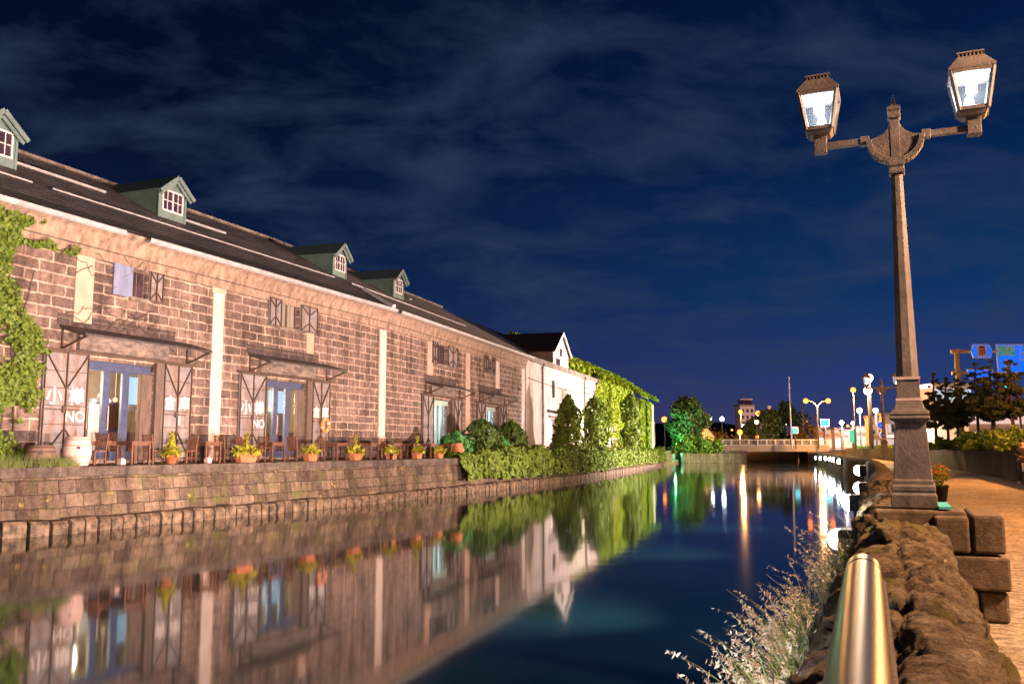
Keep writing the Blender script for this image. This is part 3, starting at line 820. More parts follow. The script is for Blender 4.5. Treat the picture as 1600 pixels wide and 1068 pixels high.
def warehouse_shell(root, u0, u1, holes, plinth_holes=()):
    wl = wall_holes(u0, u1, 0, EAVE - .02, holes)
    D2 = RIDGE_D * 2
    zr = EAVE + TANR * RIDGE_D
    for x, fl in ((u0, 1), (u1, 0)):
        wl.add([(x, 0, 0), (x, D2, 0), (x, D2, EAVE), (x, RIDGE_D, zr - .05), (x, 0, EAVE - .02)], [(0, 4, 3, 2, 1) if fl else (0, 1, 2, 3, 4)])
    wl.quad((u1, D2, 0), (u0, D2, 0), (u0, D2, EAVE), (u1, D2, EAVE))
    wl.build("wall", M["stone"], root)
    ds = sorted(plinth_holes)
    # dark plinth course between the doorways
    x = u0 + .01
    for a, b in ds + [(u1 - .01, None)]:
        if a - x > .1: MB().box(x, a, -.005, .05, .0, 1.08).build("plinth", M["darkstone"], root)
        x = b
    # stucco cornice coving out to the eave
    pr = [(0, 6.82), (-.03, 6.84), (-.05, 7.15), (-.10, 7.18), (-.16, 7.40), (-.30, 7.62), (-.48, 7.74), (-.50, 7.86), (0.0, 7.86)]
    mb = MB(); k = len(pr); seg = int((u1 - u0) / .35)
    for i in range(seg + 1):
        x = u0 + (u1 - u0) * i / seg
        for y, z in pr: mb.v.append((x, y - .012, z))
    for i in range(seg):
        for j in range(k - 1): mb.f.append([i * k + j, (i + 1) * k + j, (i + 1) * k + j + 1, i * k + j + 1]); mb.m.append(0); mb.uv.append(None)
    mb.build("cornice", M["cornice"], root)
    MB().box(u0, u1, -.09, -.064, 7.145, 7.178).build("string_course", M["darkstone"], root)
    # roof
    mb = MB(); e = -.62; ze = EAVE + TANR * e + .22; zr2 = EAVE + TANR * RIDGE_D + .02
    n = int((RIDGE_D - e) / .30)
    for i in range(n):      # overlapping slate courses, each a small step
        a = e + (RIDGE_D - e) * i / n; b = e + (RIDGE_D - e) * (i + 1) / n
        za = EAVE + TANR * a + .22 * (1 - i / n) + .035; zb = EAVE + TANR * b + .22 * (1 - (i + 1) / n)
        mb.quad((u0 - .1, a, za), (u1 + .1, a, za), (u1 + .1, b, zb), (u0 - .1, b, zb))
        mb.quad((u0 - .1, a, za - .035), (u1 + .1, a, za - .035), (u1 + .1, a, za), (u0 - .1, a, za))
    mb.quad((u0 - .1, RIDGE_D, zr2), (u1 + .1, RIDGE_D, zr2), (u1 + .1, D2 + .6, EAVE), (u0 - .1, D2 + .6, EAVE))
    mb.quad((u0 - .1, e, ze - .12), (u1 + .1, e, ze - .12), (u1 + .1, 0, EAVE - .03), (u0 - .1, 0, EAVE - .03))
    mb.build("roof", M["roof"], root)
    MB().bar((u0 - .1, RIDGE_D, zr2 + .05), (u1 + .1, RIDGE_D, zr2 + .05), .34, .12).build("ridge_cap", M["coping_grey"], root)
def gutter(root, u0, u1):
    mb = MB(); y, z = -.68, EAVE - .20
    pr = [(.10 * math.cos(PI + PI * i / 6), .10 * math.sin(PI + PI * i / 6)) for i in range(7)]
    k = 7
    for x in (u0, u1):
        for a, b in pr: mb.v.append((x, y + a, z + b))
        for a, b in pr: mb.v.append((x, y + a * .85, z + b * .85 + .004))
    for j in range(6):
        mb.f.append([j, j + 1, 14 + j + 1, 14 + j]); mb.f.append([7 + j + 1, 7 + j, 21 + j, 21 + j + 1])
    mb.f += [[0, 14, 21, 7], [6, 13, 27, 20]]
    mb.m += [0] * 14; mb.uv += [None] * 14
    mb.bar((u0, y - .115, z - .005), (u1, y - .115, z - .005), .02, .13)
    n = int((u1 - u0) / 1.8)
    for i in range(n + 1): mb.bar((u0 + .2 + i * 1.8, y - .1, z + .02), (u0 + .2 + i * 1.8, -.1, z + .12), .03, .02)
    mb.build("gutter", M["gutter"], root)
def pilaster(root, u, w, z0, z1, white=True):
    MB().box(u - w / 2, u + w / 2, -.035, .05, z0, z1).build("pilaster", M["pilaster"] if white else M["pinkplaster"], root)
M["pinkplaster"] = mat("pink_plaster", (.52, .35, .27), (.40, .26, .20), .85, scale=1.3, bump=.15)

# --- warehouse nearest the camera
wa = empty("stone_warehouse", FA.world(0, 0), FA.rz, "dark stone block warehouse with white lettered cafe shutters, nearest on the left bank", "warehouse")
dA = [FA.u(136, 625), FA.u(414, 640)]
hA = [(a, a + 2.85, .12, 3.42) for a in dA]
z = lambda F, px, py: F.hit(px, py)[1]
w1 = [FA.u(175, 442), FA.u(206, 442), FA.u(230, 442), FA.u(253, 442)]; w2 = [FA.u(418, 494), FA.u(438, 494), FA.u(467, 494), FA.u(494, 494)]
wz1 = (z(FA, 215, 465), z(FA, 215, 422)); wz2 = (z(FA, 455, 513), z(FA, 455, 474))
hA += [(w1[1], w1[2], *wz1), (w2[1], w2[2], *wz2)]
warehouse_shell(wa, -44, 0, hA, [(a - 1.85, a + 4.75) for a in dA])
for a in dA: door_set(wa, a)
window_set(wa, *w1, *wz1, left_mat="plain")
window_set(wa, *w2, *wz2, curtain=True)
pilaster(wa, FA.u(131, 450), .72, 4.6, 6.82, False)
u = FA.u(338, 560); pilaster(wa, u, .62, 1.12, 6.62); pilaster(wa, u, .80, 6.62, 6.82, False); pilaster(wa, u, .60, 0, 1.12, False)
u = FA.u(484, 540); pilaster(wa, u, .55, 4.83, 6.0, False)
DA = 3.9
def roof_u(F, px, py, D): return F.hit(px, py, -D)[0]
for px, py in ((-8, 255), (268, 345)): dormer(wa, roof_u(FA, px, py, DA), DA)
dormer(wa, roof_u(FA, -8, 255, DA) - 7.9, DA)
roof_bar(wa, roof_u(FA, 85, 302, 2.4), -1.2, 2.5)
roof_bar(wa, -40, roof_u(FA, 165, 303, 4.9), 4.9)
roof_bar(wa, roof_u(FA, 288, 340, 4.6), roof_u(FA, 353, 360, 4.6), 4.6)
roof_bar(wa, -40, roof_u(FA, 50, 290, 2.5), 2.5)
gutter(wa, -43, FA.u(195, 360, .7)); gutter(wa, FA.u(233, 375, .7), -.15)

# --- second warehouse: same stone, bent with the canal
wb = empty("stone_warehouse", FB.world(0, 0), FB.rz, "dark stone block warehouse with unlettered shutters and teal doors, before the white plaster building", "warehouse")
UB = FB.u(821)
dB = [FB.u(676, 650), FB.u(757, 660)]
hB = [(a, a + 2.85, .12, 3.42) for a in dB]
w3 = [FB.u(k, 553) for k in (674, 682, 698, 713)]; w4 = [FB.u(k, 570) for k in (755, 761, 767, 772)]
wz3 = (z(FB, 690, 569), z(FB, 690, 538)); wz4 = (z(FB, 764, 582), z(FB, 764, 557))
hB += [(w3[1], w3[2], *wz3), (w4[1], w4[2], *wz4)]
warehouse_shell(wb, .02, UB, hB, [(a - 1.85, a + 4.75) for a in dB])
for a in dB: door_set(wb, a, False, True)
window_set(wb, *w3, *wz3); window_set(wb, *w4, *wz4, cool=True)
for px, wd, a, b_, wt in ((597, .75, 1.12, 6.7, True), (671, .8, 4.83, 6.82, False), (730.5, .8, 0, 6.82, False), (777, .85, 4.83, 6.82, True), (817, .9, 0, 6.82, True)):
    pilaster(wb, FB.u(px, 600), wd, a, b_, wt)
pilaster(wb, FB.u(597), .75, 0, 1.12, False)
for px, py, D in ((530, 434, 3.3), (622, 467, 3.6)): dormer(wb, roof_u(FB, px, py, D), D, 1.5)
roof_bar(wb, .6, UB - 7.5, 2.4); roof_bar(wb, roof_u(FB, 640, 480, 4.8), UB - 12, 4.8)
gutter(wb, .3, UB)
mb = MB(); ud = FB.u(613, 489, .6); mb.tube([(ud + 1.0, 1.6, EAVE + 1.15), (ud + .5, .2, EAVE + .35), (ud + .2, -.6, EAVE - .02)], .13, 8); mb.build("downspout", M["gutter"], wb)

# --- white plaster building with a cross gable and ivy
wc = empty("plaster_warehouse", FB.world(UB, 0), FB.rz, "pale plaster warehouse with a tall white cross gable, beyond the dark stone warehouses", "warehouse")
def UC(px, py=640): return FB.u(px, py) - UB
uend = UC(983)
H3 = 7.65
mb = wall_holes(.05, uend, 0, H3, [(UC(862), UC(868), 4.9, 6.7), (UC(860), UC(872), .1, 3.1)])
mb.quad((uend, 0, 0), (uend, 14, 0), (uend, 14, H3), (uend, 0, H3)); mb.quad((.05, 14, 0), (.05, 0, 0), (.05, 0, H3), (.05, 14, H3))
mb.build("wall", M["plaster"], wc)
MB().box(0.0, uend + .15, -.22, .35, H3 + .003, H3 + .42).build("parapet_coping", M["coping_grey"], wc)
MB().box(-.0, .9, -.06, -.003, 0, H3).build("pilaster", M["pilaster"], wc)
MB().box(.1, uend, -.08, -.003, 0, .75).build("plinth", M["pinkplaster"], wc)
for uu_ in (UC(846), UC(912)): MB().tube([(uu_, -.14, 0), (uu_, -.14, H3 - .2), (uu_ + .05, -.3, H3 + .1)], .09, 8).build("drainpipe", M["coping_grey"], wc)
MB().tube([(.5 + i * (uend - 1) / 14, -.10, 6.2 - .22 * math.sin(PI * (i % 7) / 7)) for i in range(15)], .03, 5).build("wall_cable", M["black_trim"], wc)
mb = MB(); mb.quad((0, .3, H3 + .2), (uend, .3, H3 + .2), (uend, 7, H3 + 4.3), (0, 7, H3 + 4.3)); mb.quad((0, 7, H3 + 4.3), (uend, 7, H3 + 4.3), (uend, 14, H3), (0, 14, H3)); mb.add([(uend, .3, H3 + .1), (uend, 14, H3), (uend, 7, H3 + 4.3)], [(0, 1, 2)])
mb.build("roof", M["roof"], wc)
wn_ = MB().box(UC(862) - .1, UC(868) + .1, .12, .2, 4.9, 6.7).build("window", M["darkglass"], wc)
mb = MB(); a, b_ = UC(862), UC(868)
for x0, x1, c, d in ((a, a + .12, 4.9, 6.7), (b_ - .12, b_, 4.9, 6.7), (a + .12, b_ - .12, 4.9, 5.0), (a + .12, b_ - .12, 6.6, 6.7)): mb.box(x0, x1, .02, .115, c, d)
mb.build("frame", M["white_paint"], wn_)
dr = MB().box(UC(860), UC(872), .2, .28, .1, 3.1).build("door", M["oldwood"], wc)
MB().box(UC(861.5), UC(865), .15, .195, .3, 2.9).build("panel", M["white_paint"], dr)
mb = MB(); mb.add([(UC(855), 0, 3.9), (UC(879), 0, 3.9), (UC(879), -1.1, 3.5), (UC(855), -1.1, 3.5), (UC(855), 0, 3.8), (UC(879), 0, 3.8), (UC(879), -1.1, 3.4), (UC(855), -1.1, 3.4)], [(0, 1, 2, 3), (7, 6, 5, 4), (3, 2, 6, 7), (0, 3, 7, 4), (1, 5, 6, 2)])
mb.build("canopy", M["canopy"], wc)
MB().box(UC(857), UC(876), -.1, -.003, 3.15, 3.4).build("header_board", M["oldwood"], wc)
# cross gable
g0, g1 = UC(874, 560), UC(897, 560); gm = (g0 + g1) / 2; zt = 9.6; zp = 11.5; gd = .6
mb = MB(); mb.add([(g0, gd, H3 + .1), (g1, gd, H3 + .1), (g1, gd, zt), (gm, gd, zp), (g0, gd, zt)], [(0, 1, 2, 3, 4)])
mb.quad((g0, 10.5, H3), (g0, gd, H3), (g0, gd, zt), (g0, 10.5, zt)); mb.quad((g1, gd, H3), (g1, 10.5, H3), (g1, 10.5, zt), (g1, gd, zt))
gb = mb.build("cross_gable", M["plaster"], wc)
mb = MB(); sl = (zp - zt) / (gm - g0); o = .3
for s, e in ((-1, g0 - o), (1, g1 + o)):
    ze = zt - o * sl
    p = [(gm, gd - .25, zp + .02), (e, gd - .25, ze + .02), (e, 10.8, ze + .02), (gm, 10.8, zp + .02)]; q = [(a, b, c + .14) for a, b, c in p]
    mb.add(p + q, [(0, 1, 2, 3), (7, 6, 5, 4), (0, 4, 5, 1), (1, 5, 6, 2), (2, 6, 7, 3)])
mb.build("gable_roof", mat("dark_brown_roof_sheet", (.075, .05, .042), (.045, .03, .027), .6, scale=2, bump=.1), gb)
MB().box(gm - .35, gm + .35, gd - .04, gd - .004, 9.3, 10.0).build("vent", M["darkglass"], gb)
MB().box(gm - 1.9, gm - .5, gd - .04, gd - .004, H3 + .5, H3 + 1.3).build("window", M["darkglass"], gb)
mb = MB(); mb.bar((gm - .02, gd - .3, zp + .02), (g0 - o, gd - .3, zt - o * sl + .02), .06, .25); mb.build("bargeboard", M["white_paint"], gb); mb = MB(); mb.bar((gm + .02, gd - .3, zp + .02), (g1 + o, gd - .3, zt - o * sl + .02), .06, .25); mb.build("bargeboard", M["white_paint"], gb)

# a farther brown-tiled house whose roof shows over the white gable's
p = at_Y(797, 640, 108); hb = empty("gabled_house", (p.x, p.y, TERR), FB.rz + .15, "brown roofed house with a teal gable edge, just showing above the stone warehouse's end", "house")
mb = MB(); mb.box(-4.2, 4.2, 0, 9, 0, 13.0); mb.build("wall", M["pinkplaster"], hb)
mb = MB(); mb.add([(-4.8, -.5, 12.8), (-4.8, 9.5, 12.8), (-2.0, 4.5, 15.3), (4.8, -.5, 12.8), (4.8, 9.5, 12.8), (2.6, 4.5, 15.3)], [(0, 3, 5, 2), (1, 2, 5, 4), (0, 2, 1), (3, 4, 5), (0, 1, 4, 3)])
rf = mb.build("roof", mat("rust_brown_tiles", (.30, .15, .06), (.16, .08, .04), .7, scale=4, bump=.3), hb)
MB().bar((2.65, 4.4, 15.36), (4.9, -.55, 12.9), .35, .2).build("verge", mat("teal_verge_trim", (.16, .42, .42), (.12, .34, .34), .5, scale=3, bump=0), rf)

# --- ivy-clad building further along
UD0 = UC(987) ; UD1 = UC(1029)
wd = empty("plaster_warehouse", FB.world(UB + UD0, 0), FB.rz, "far plaster warehouse almost wholly clad in yellow-green ivy, last building on the left bank", "warehouse")
Lw = UD1 - UD0
mb = MB(); mb.box(0, Lw, 1.2, 14, 0, H3 - .6); mb.build("wall", M["plaster"], wd)
mb = MB()
for f0, f1 in ((.28, .42), (.52, .60), (.76, .84)): mb.box(Lw * f0, Lw * f1, .2, 1.197, 0, H3 - .4)
mb.build("buttress", M["plaster"], wd)
mb = MB(); mb.quad((0, .9, H3 - .6), (Lw, .9, H3 - .6), (Lw, 7.5, H3 + 3.6), (0, 7.5, H3 + 3.6)); mb.quad((0, 7.5, H3 + 3.6), (Lw, 7.5, H3 + 3.6), (Lw, 14.2, H3 - .6), (0, 14.2, H3 - .6)); mb.add([(Lw, .9, H3 - .6), (Lw, 14.2, H3 - .6), (Lw, 7.5, H3 + 3.6)], [(0, 1, 2)])
mb.build("roof", M["roof"], wd)
mb = MB()
for k in range(3): mb.box(Lw * .84 + k * 3.2, Lw * .84 + k * 3.2 + 1.3, 1.14, 1.197, 1.0, 4.8)
mb.build("window", M["darkglass"], wd)
# ------------------------------------------------------------------ ivy, hedge and clipped shrubs on the left bank
def world_n(F): return Vector((F.n.x, F.n.y, 0))
def ivy_local(u0, u1, z0, z1, dens, n, size, y=-.08, thick=.18):
    """leaves on a wall plane in local coordinates; dens(u, z) -> 0..1"""
    mb = MB(); c = 0; tries = 0
    while c < n and tries < n * 12:
        tries += 1
        u = random.uniform(u0, u1); zz = random.uniform(z0, z1)
        if random.random() < dens(u, zz):
            mb.leaf((u, y - random.random() * thick, zz), size, (0, -1, .2)); c += 1
    return mb
# ivy at the left end of the first warehouse
iv = empty("climbing_ivy", FA.world(0, 0), FA.rz, "green climbing ivy covering the left end of the lettered stone warehouse, by the first shutter", "ivy")
uL0, uL1 = FA.u(-120), FA.u(50)
def dens_left(u, zz):
    n = mnoise.fractal(Vector((u * .55, zz * .55, 2.2)), 1, 2, 4)
    edge = uL1 - .3 + 1.5 * mnoise.noise((zz * .8, 5.5, 0)) - max(0, (zz - 3.6)) * .20 + (2.3 if zz > 6.7 else 0) * (1 if mnoise.noise((u * .8, zz * 2, 0)) > -.1 else 0)
    if u > edge: return 0.0
    return max(0.0, min(1, .74 + n * 1.6 - max(0, (u - edge + 1.2)) * .30))
ivy_local(uL0, uL1 + 2.4, 0.0, 7.75, dens_left, 15500, .13, -.06, .30).build("foliage", M["leaf_ivy"], iv)
mb = MB()
for k in range(16):
    u = random.uniform(uL1 - 5, uL1 - .6); zz = 0; pts = []
    while zz < random.uniform(4, 7.4):
        pts.append((u, -.04, zz)); zz += .4; u += random.uniform(-.16, .13)
    mb.tube(pts, [.03 - .02 * i / len(pts) for i in range(len(pts))], 5)
mb.build("stem", M["twig"], iv)
# bare vines straggling over the first bays
vn = MB()
for k in range(26):
    u = random.uniform(FA.u(90), FA.u(240)); zz = random.choice([7.0, 6.6, 5.2, 4.9]) + random.uniform(-.2, .2); pts = []; dr = random.choice([-1, 1])
    for i in range(random.randint(4, 10)):
        pts.append((u, -.075 - (.03 if zz > 6.8 else 0), zz)); u += dr * random.uniform(.05, .28); zz += random.uniform(-.26, .06)
    vn.tube(pts, .011, 4)
o = vn.build("bare_vine", M["twig"], None); o.location = FA.world(0, 0); o.rotation_euler = (0, 0, FA.rz)
tag(o, "leafless brown vine twigs straggling over the stone around the plain blue upper shutter", "vine")

# ivy on the plaster buildings
iv = empty("climbing_ivy", FB.world(UB, 0), FB.rz, "lime green floodlit ivy spreading over the far end of the gabled plaster warehouse", "ivy")
uA, uB_ = UC(926), uend
def dens_c(u, zz):
    t = (u - uA) / (uB_ - uA)
    n = mnoise.fractal(Vector((u * .16, zz * .35, 8.2)), 1, 2, 4)
    return max(0, min(1, -.35 + 1.9 * t + n * .9 + (.35 if zz > 5.5 else 0) - (.6 if zz < 1.8 else 0)))
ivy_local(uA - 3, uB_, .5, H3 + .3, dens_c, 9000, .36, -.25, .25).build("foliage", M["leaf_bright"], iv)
mb = MB()
for k in range(30):
    u = random.uniform(uA - 4, uB_ - 3); zz = random.uniform(.4, 2); pts = []
    while zz < random.uniform(4, 7.2):
        pts.append((u, -.06, zz)); zz += .5; u += random.uniform(-.5, .7)
    if len(pts) > 1: mb.tube(pts, .035, 4)
mb.build("stem", M["twig"], iv)
# ivy over the roof of the plaster building
iv = empty("roof_ivy", FB.world(UB, 0), FB.rz, "bright green ivy mat covering the roof slope beyond the white gable", "ivy")
mb = MB(); ua = UC(895, 560)
for k in range(9500):
    u = random.uniform(ua + 2, UD1 + 3); t = random.random() ** .8
    n = mnoise.noise((u * .12, t * 3, 3)); 
    if t < .32 + .5 * n - (u - ua) * .006: continue
    mb.leaf((u, .3 + 6.9 * t, H3 + .35 + 4.3 * t + random.random() * .35), .5, (0, -.5, .8))
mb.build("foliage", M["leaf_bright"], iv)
iv = empty("climbing_ivy", FB.world(UB + UD0, 0), FB.rz, "yellow green ivy hanging in vertical swathes on the last plaster warehouse before the tree", "ivy")
def dens_d(u, zz): return max(0, min(1, .75 + .9 * mnoise.noise((u * .35, zz * .15, 4.4)) - (.9 if u > Lw * .80 else 0)))
mb = ivy_local(0, Lw, .2, H3, dens_d, 5200, .42, 1.05, .25)
for k in range(2600):
    f0, f1 = random.choice(((.28, .42), (.52, .60))); mb.leaf((Lw * random.uniform(f0, f1), .12 - random.random() * .2, random.uniform(.2, H3 - .3)), .42, (0, -1, .2))
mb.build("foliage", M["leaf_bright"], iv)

# long ivy hedge on the quay edge, hanging over the wall
def q_at(px, py, ctrl=LQ):
    """index on the left quay under a photo column"""
    best = min(range(len(ctrl)), key=lambda i: abs((ctrl[i].x / ctrl[i].y * F_PX + 800 - px)) if ctrl[i].y > 5 else 1e9)
    return best
def hedge(name, px0, px1, label, n, size, top, drop, m):
    LQf = curve(left_ctrl, .4); nf_ = normals(LQf)
    i0, i1 = q_at(px0, 0, LQf), q_at(px1, 0, LQf)
    mb = MB()
    for k in range(n):
        i = random.randint(i0, i1); p = LQf[i]; nn = nf_[i]; s = i * .4
        hz = top + .42 * mnoise.noise((s * .35, 1.7, 0)) + .12 * mnoise.noise((s * 1.3, 4.7, 0))
        bz = drop + .25 * mnoise.noise((s * .5, 8.7, 0)) + .12 * mnoise.noise((s * 1.9, 2.7, 0))
        a = random.random()
        off_j = random.uniform(-.3, .3)
        if a < .70:      # face
            t = random.random(); zz = bz + (TERR + hz - bz) * t
            bulge = .16 + .30 * mnoise.noise((s * .5, zz * .9, 3)) + .12 * mnoise.noise((s * 1.6, zz * 2.2, 7))
            off = -.30 * t + .08 + bulge
            nr_ = (nn.x, nn.y, .25)
        else:
            off = random.uniform(-1.5, .0); zz = TERR + hz + random.uniform(-.12, .12) - .08 * off * off; nr_ = (nn.x * .3, nn.y * .3, 1)
        px_ = p + nn * off
        mb.leaf((px_.x + off_j * -nn.y, px_.y + off_j * nn.x, zz), size, nr_)
    h = empty(name, (0, 0, 0), 0, label, "hedge")
    mb.build("foliage", m, h)
    seg = LQf[i0 + 1:i1]
    MB().strip(seg, [(.02, drop + .35), (-.22, TERR + top - .18), (-1.3, TERR + top - .2), (-1.35, TERR)]).build("inner_stems", M["twig"], h)
hedge("ivy_hedge", 783, 1037, "long green ivy hedge spilling over the quay edge in front of the plaster warehouses", 15000, .30, .32, .62, M["leaf_hedge"])
hedge("ivy_hedge", 727, 770, "short separate clump of ivy spilling over the quay, left of a bare strip", 2200, .22, .18, .75, M["leaf_hedge"])

def topiary(name, loc, prof, n, size, label, cat, m, gappy=.0):
    """clipped shrub: leaves over a lumpy body of revolution (radius, height)"""
    o = empty(name, loc, 0, label, cat); mb = MB()
    H = prof[-1][1]
    def rad(h):
        for (r0, h0), (r1, h1) in zip(prof, prof[1:]):
            if h0 <= h <= h1: return r0 + (r1 - r0) * (h - h0) / (h1 - h0 + 1e-6)
        return .05
    seed = random.random() * 50
    for k in range(n):
        h = random.uniform(prof[0][1], H); a = random.uniform(0, 2 * PI)
        r = rad(h) * (.74 + .55 * mnoise.noise((math.cos(a) * 1.6 + seed, math.sin(a) * 1.6, h * 1.1)) + .12 * random.random())
        mb.leaf((math.cos(a) * r, math.sin(a) * r, h + .12 * mnoise.noise((a * 2, h, seed))), size * random.choice((.7, 1, 1.35)), (math.cos(a), math.sin(a), .35 if h < H * .8 else 1))
    mb.build("foliage", m, o)
    MB().tube([(0, 0, 0), (.03, .02, H * .4), (0, 0, H * .9)], [.09, .07, .02], 6).build("trunk", M["bark"], o)
    return o
def tpt(px, w, F=FB): u = F.u(px, 690, w); return F.world(u, w)
topiary("round_shrub", tpt(753, 2.3), [(.75, 0), (1.15, .8), (1.1, 1.5), (.75, 2.0), (.1, 2.25)], 1500, .2, "dark clipped round shrub in front of the last doorway of the stone warehouses", "shrub", M["leaf_dark"])
topiary("round_shrub", tpt(798, 1.8), [(.8, 0), (1.25, .8), (1.15, 1.5), (.7, 2.1), (.1, 2.35)], 1500, .2, "dark clipped round shrub at the end pilaster, right of the last doorway", "shrub", M["leaf_dark"])
topiary("leafy_shrub", tpt(712, 2.4), [(.5, 0), (.95, .5), (.9, 1.0), (.2, 1.4)], 700, .2, "low bright green shrub lit from the teal doorway beside the last planters", "shrub", leafmat("fresh_green_leaves", (.03, .14, .03), (.12, .36, .09), 5))
topiary("leafy_shrub", tpt(779, 2.6), [(.5, 0), (.9, .5), (.8, .9), (.2, 1.2)], 600, .2, "low bright green shrub between the two dark round shrubs", "shrub", bpy.data.materials["fresh_green_leaves"])
topiary("columnar_shrub", tpt(888, 3.0), [(1.9, 0), (1.6, .9), (1.15, 1.7), (1.1, 2.9), (.85, 3.8), (.4, 4.5), (.08, 4.8)], 2300, .27, "tall tapering ivy column by the small canopy door of the white gabled building", "shrub", M["leaf_column"])
topiary("columnar_shrub", tpt(931, 3.0), [(1.3, 0), (1.15, 1), (1.2, 2.6), (1.15, 4.0), (.8, 4.9), (.1, 5.2)], 2200, .28, "thick rounded ivy column on the pale plaster wall, second of the three tall ones", "shrub", M["leaf_column"])
topiary("columnar_shrub", tpt(987, 3.2), [(1.3, 0), (1.1, 1), (1.15, 3.2), (1.05, 5.2), (.7, 6.2), (.1, 6.6)], 2200, .32, "tallest dark ivy column standing against the lime green ivy, farthest of the three", "shrub", M["leaf_hedge"])
# weeds at the left end of the terrace
mb = MB()
for k in range(900):
    i = q_at(random.uniform(15, 88), 0); p = LQ[i]; n_ = nl[i]
    b = p - n_ * random.uniform(.3, .9) + Vector((random.uniform(-.6, .6), random.uniform(-.6, .6)))
    h = random.uniform(.1, .42); d = Vector((random.uniform(-.12, .12), random.uniform(-.12, .12)))
    mb.add([(b.x - .012, b.y, TERR), (b.x + .012, b.y, TERR), (b.x + d.x, b.y + d.y, TERR + h)], [(0, 1, 2)])
tag(mb.build("terrace_weeds", M["grass"]), "tufts of grass growing on the terrace edge below the ivy", "grass", None, "stuff")

# ------------------------------------------------------------------ cafe furniture on the terrace
def chair(loc, rz, label):
    t = empty("terrace_chair", loc, rz, label, "chair", "wooden chairs on the cafe terrace")
    MB().box(-.23, .23, -.22, .22, .41, .45).build("seat", M["wood"], t)
    b = MB()
    for i in range(6): b.bar((-.19 + i * .076, .225, .48), (-.19 + i * .076, .30, .93), .035, .02)
    b.bar((-.23, .30, .95), (.23, .30, .95), .05, .03); b.bar((-.23, .235, .50), (.23, .235, .50), .04, .03)
    b.build("backrest", M["wood"], t)
    for x in (-.21, .21):
        MB().bar((x, -.20, 0), (x, -.20, .41), .045).build("leg", M["wood"], t)
        MB().bar((x, .22, 0), (x, .22, .45), .045).bar((x, .22, .45), (x, .305, .98), .045).build("leg", M["wood"], t)
    MB().bar((-.21, -.2, .18), (-.21, .22, .18), .03).bar((.21, -.2, .18), (.21, .22, .18), .03).bar((-.21, 0, .18), (.21, 0, .18), .03).build("stretcher", M["wood"], t)
    return t
def table(loc, rz, label, w=.8, l=.8):
    t = empty("terrace_table", loc, rz, label, "table", "wooden tables on the cafe terrace")
    MB().box(-w / 2, w / 2, -l / 2, l / 2, .70, .745).build("tabletop", M["wood"], t)
    MB().box(-w / 2 + .06, w / 2 - .06, -l / 2 + .06, l / 2 - .06, .61, .699).build("apron", M["wood"], t)
    for x in (-1, 1):
        for y in (-1, 1):
            MB().bar((x * (w / 2 - .06), y * (l / 2 - .06), 0), (x * (w / 2 - .06), y * (l / 2 - .06), .7), .06).build("leg", M["wood"], t)
    return t
def tp(px, back):
    """point on the terrace behind the quay edge under a photo column"""
    LQf = TQ; i = q_at(px, 0, LQf); p = LQf[i] - NQ[i] * back
    best = min(range(len(LQf)), key=lambda k: abs((LQf[k] - NQ[k] * back).x / max(1, (LQf[k] - NQ[k] * back).y) * 1410 + 800 - px) if LQf[k].y > 10 else 1e9)
    p = LQf[best] - NQ[best] * back
    d = Vector((-NQ[best].y, NQ[best].x)); return Vector((p.x, p.y, TERR + .012)), math.atan2(d.y, d.x)
TQ = curve(left_ctrl, .05); NQ = normals(TQ)
ords = ["first", "second", "third", "fourth", "fifth", "sixth", "seventh", "eighth", "ninth", "tenth", "eleventh", "twelfth", "thirteenth", "fourteenth"]
k = 0
chairs = [(148, 1.1, -PI / 2), (240, 1.15, PI / 2), (291, 1.2, -PI / 2), (352, 1.2, PI / 2), (383, 1.6, 0.2), (401, 1.2, -PI / 2), (463, 1.2, PI / 2), (495, 1.6, -PI / 2), (556, 1.4, PI / 2), (590, 1.8, -PI / 2), (626, 1.5, PI / 2)]
proto = None
for px, back, rot in chairs:
    p, r = tp(px, back)
    lab = "brown slatted wooden chair, %s along the terrace counted from the barrel" % ords[k]
    if proto is None: proto = c = chair(p, r + rot, lab)
    else:
        c = dup(proto); c.location = p; c.rotation_euler = (0, 0, r + rot); c["label"] = lab
    k += 1
ci = 0
for ad, nm in ((dA[0], "lettered doorway nearest the ivy"), (dA[1], "second lettered doorway, by the lifebuoy")):
    for du, dw, rz_ in ((1.9, -1.1, .6), (2.75, -1.4, -.4), (3.5, -1.3, 2.4)):
        c = dup(proto); c.location = FA.world(ad + du, dw, .11); c.rotation_euler = (0, 0, FA.rz + rz_); c["group"] = "chairs inside the cafe doorways"
        c["label"] = "slatted chair inside the " + nm + ", " + ("left of three", "middle of three", "right of three")[ci % 3]; ci += 1
k = 0; proto = None
for px, back in ((208, 1.0), (322, 1.1), (424, 1.2), (524, 1.2), (575, 1.5), (610, 1.2), (641, 1.3), (668, 1.2), (700, 1.2)):
    p, r = tp(px, back)
    lab = "square brown wooden table, %s along the terrace counted from the barrel" % ords[k]
    if proto is None: proto = c = table(p, r, lab)
    else:
        c = dup(proto); c.location = p; c.rotation_euler = (0, 0, r); c["label"] = lab
    k += 1
p, r = tp(165, 1.7); table(p, r, "long brown wooden table behind the first square one, in front of the NO 1 doorway", 1.9, .8)

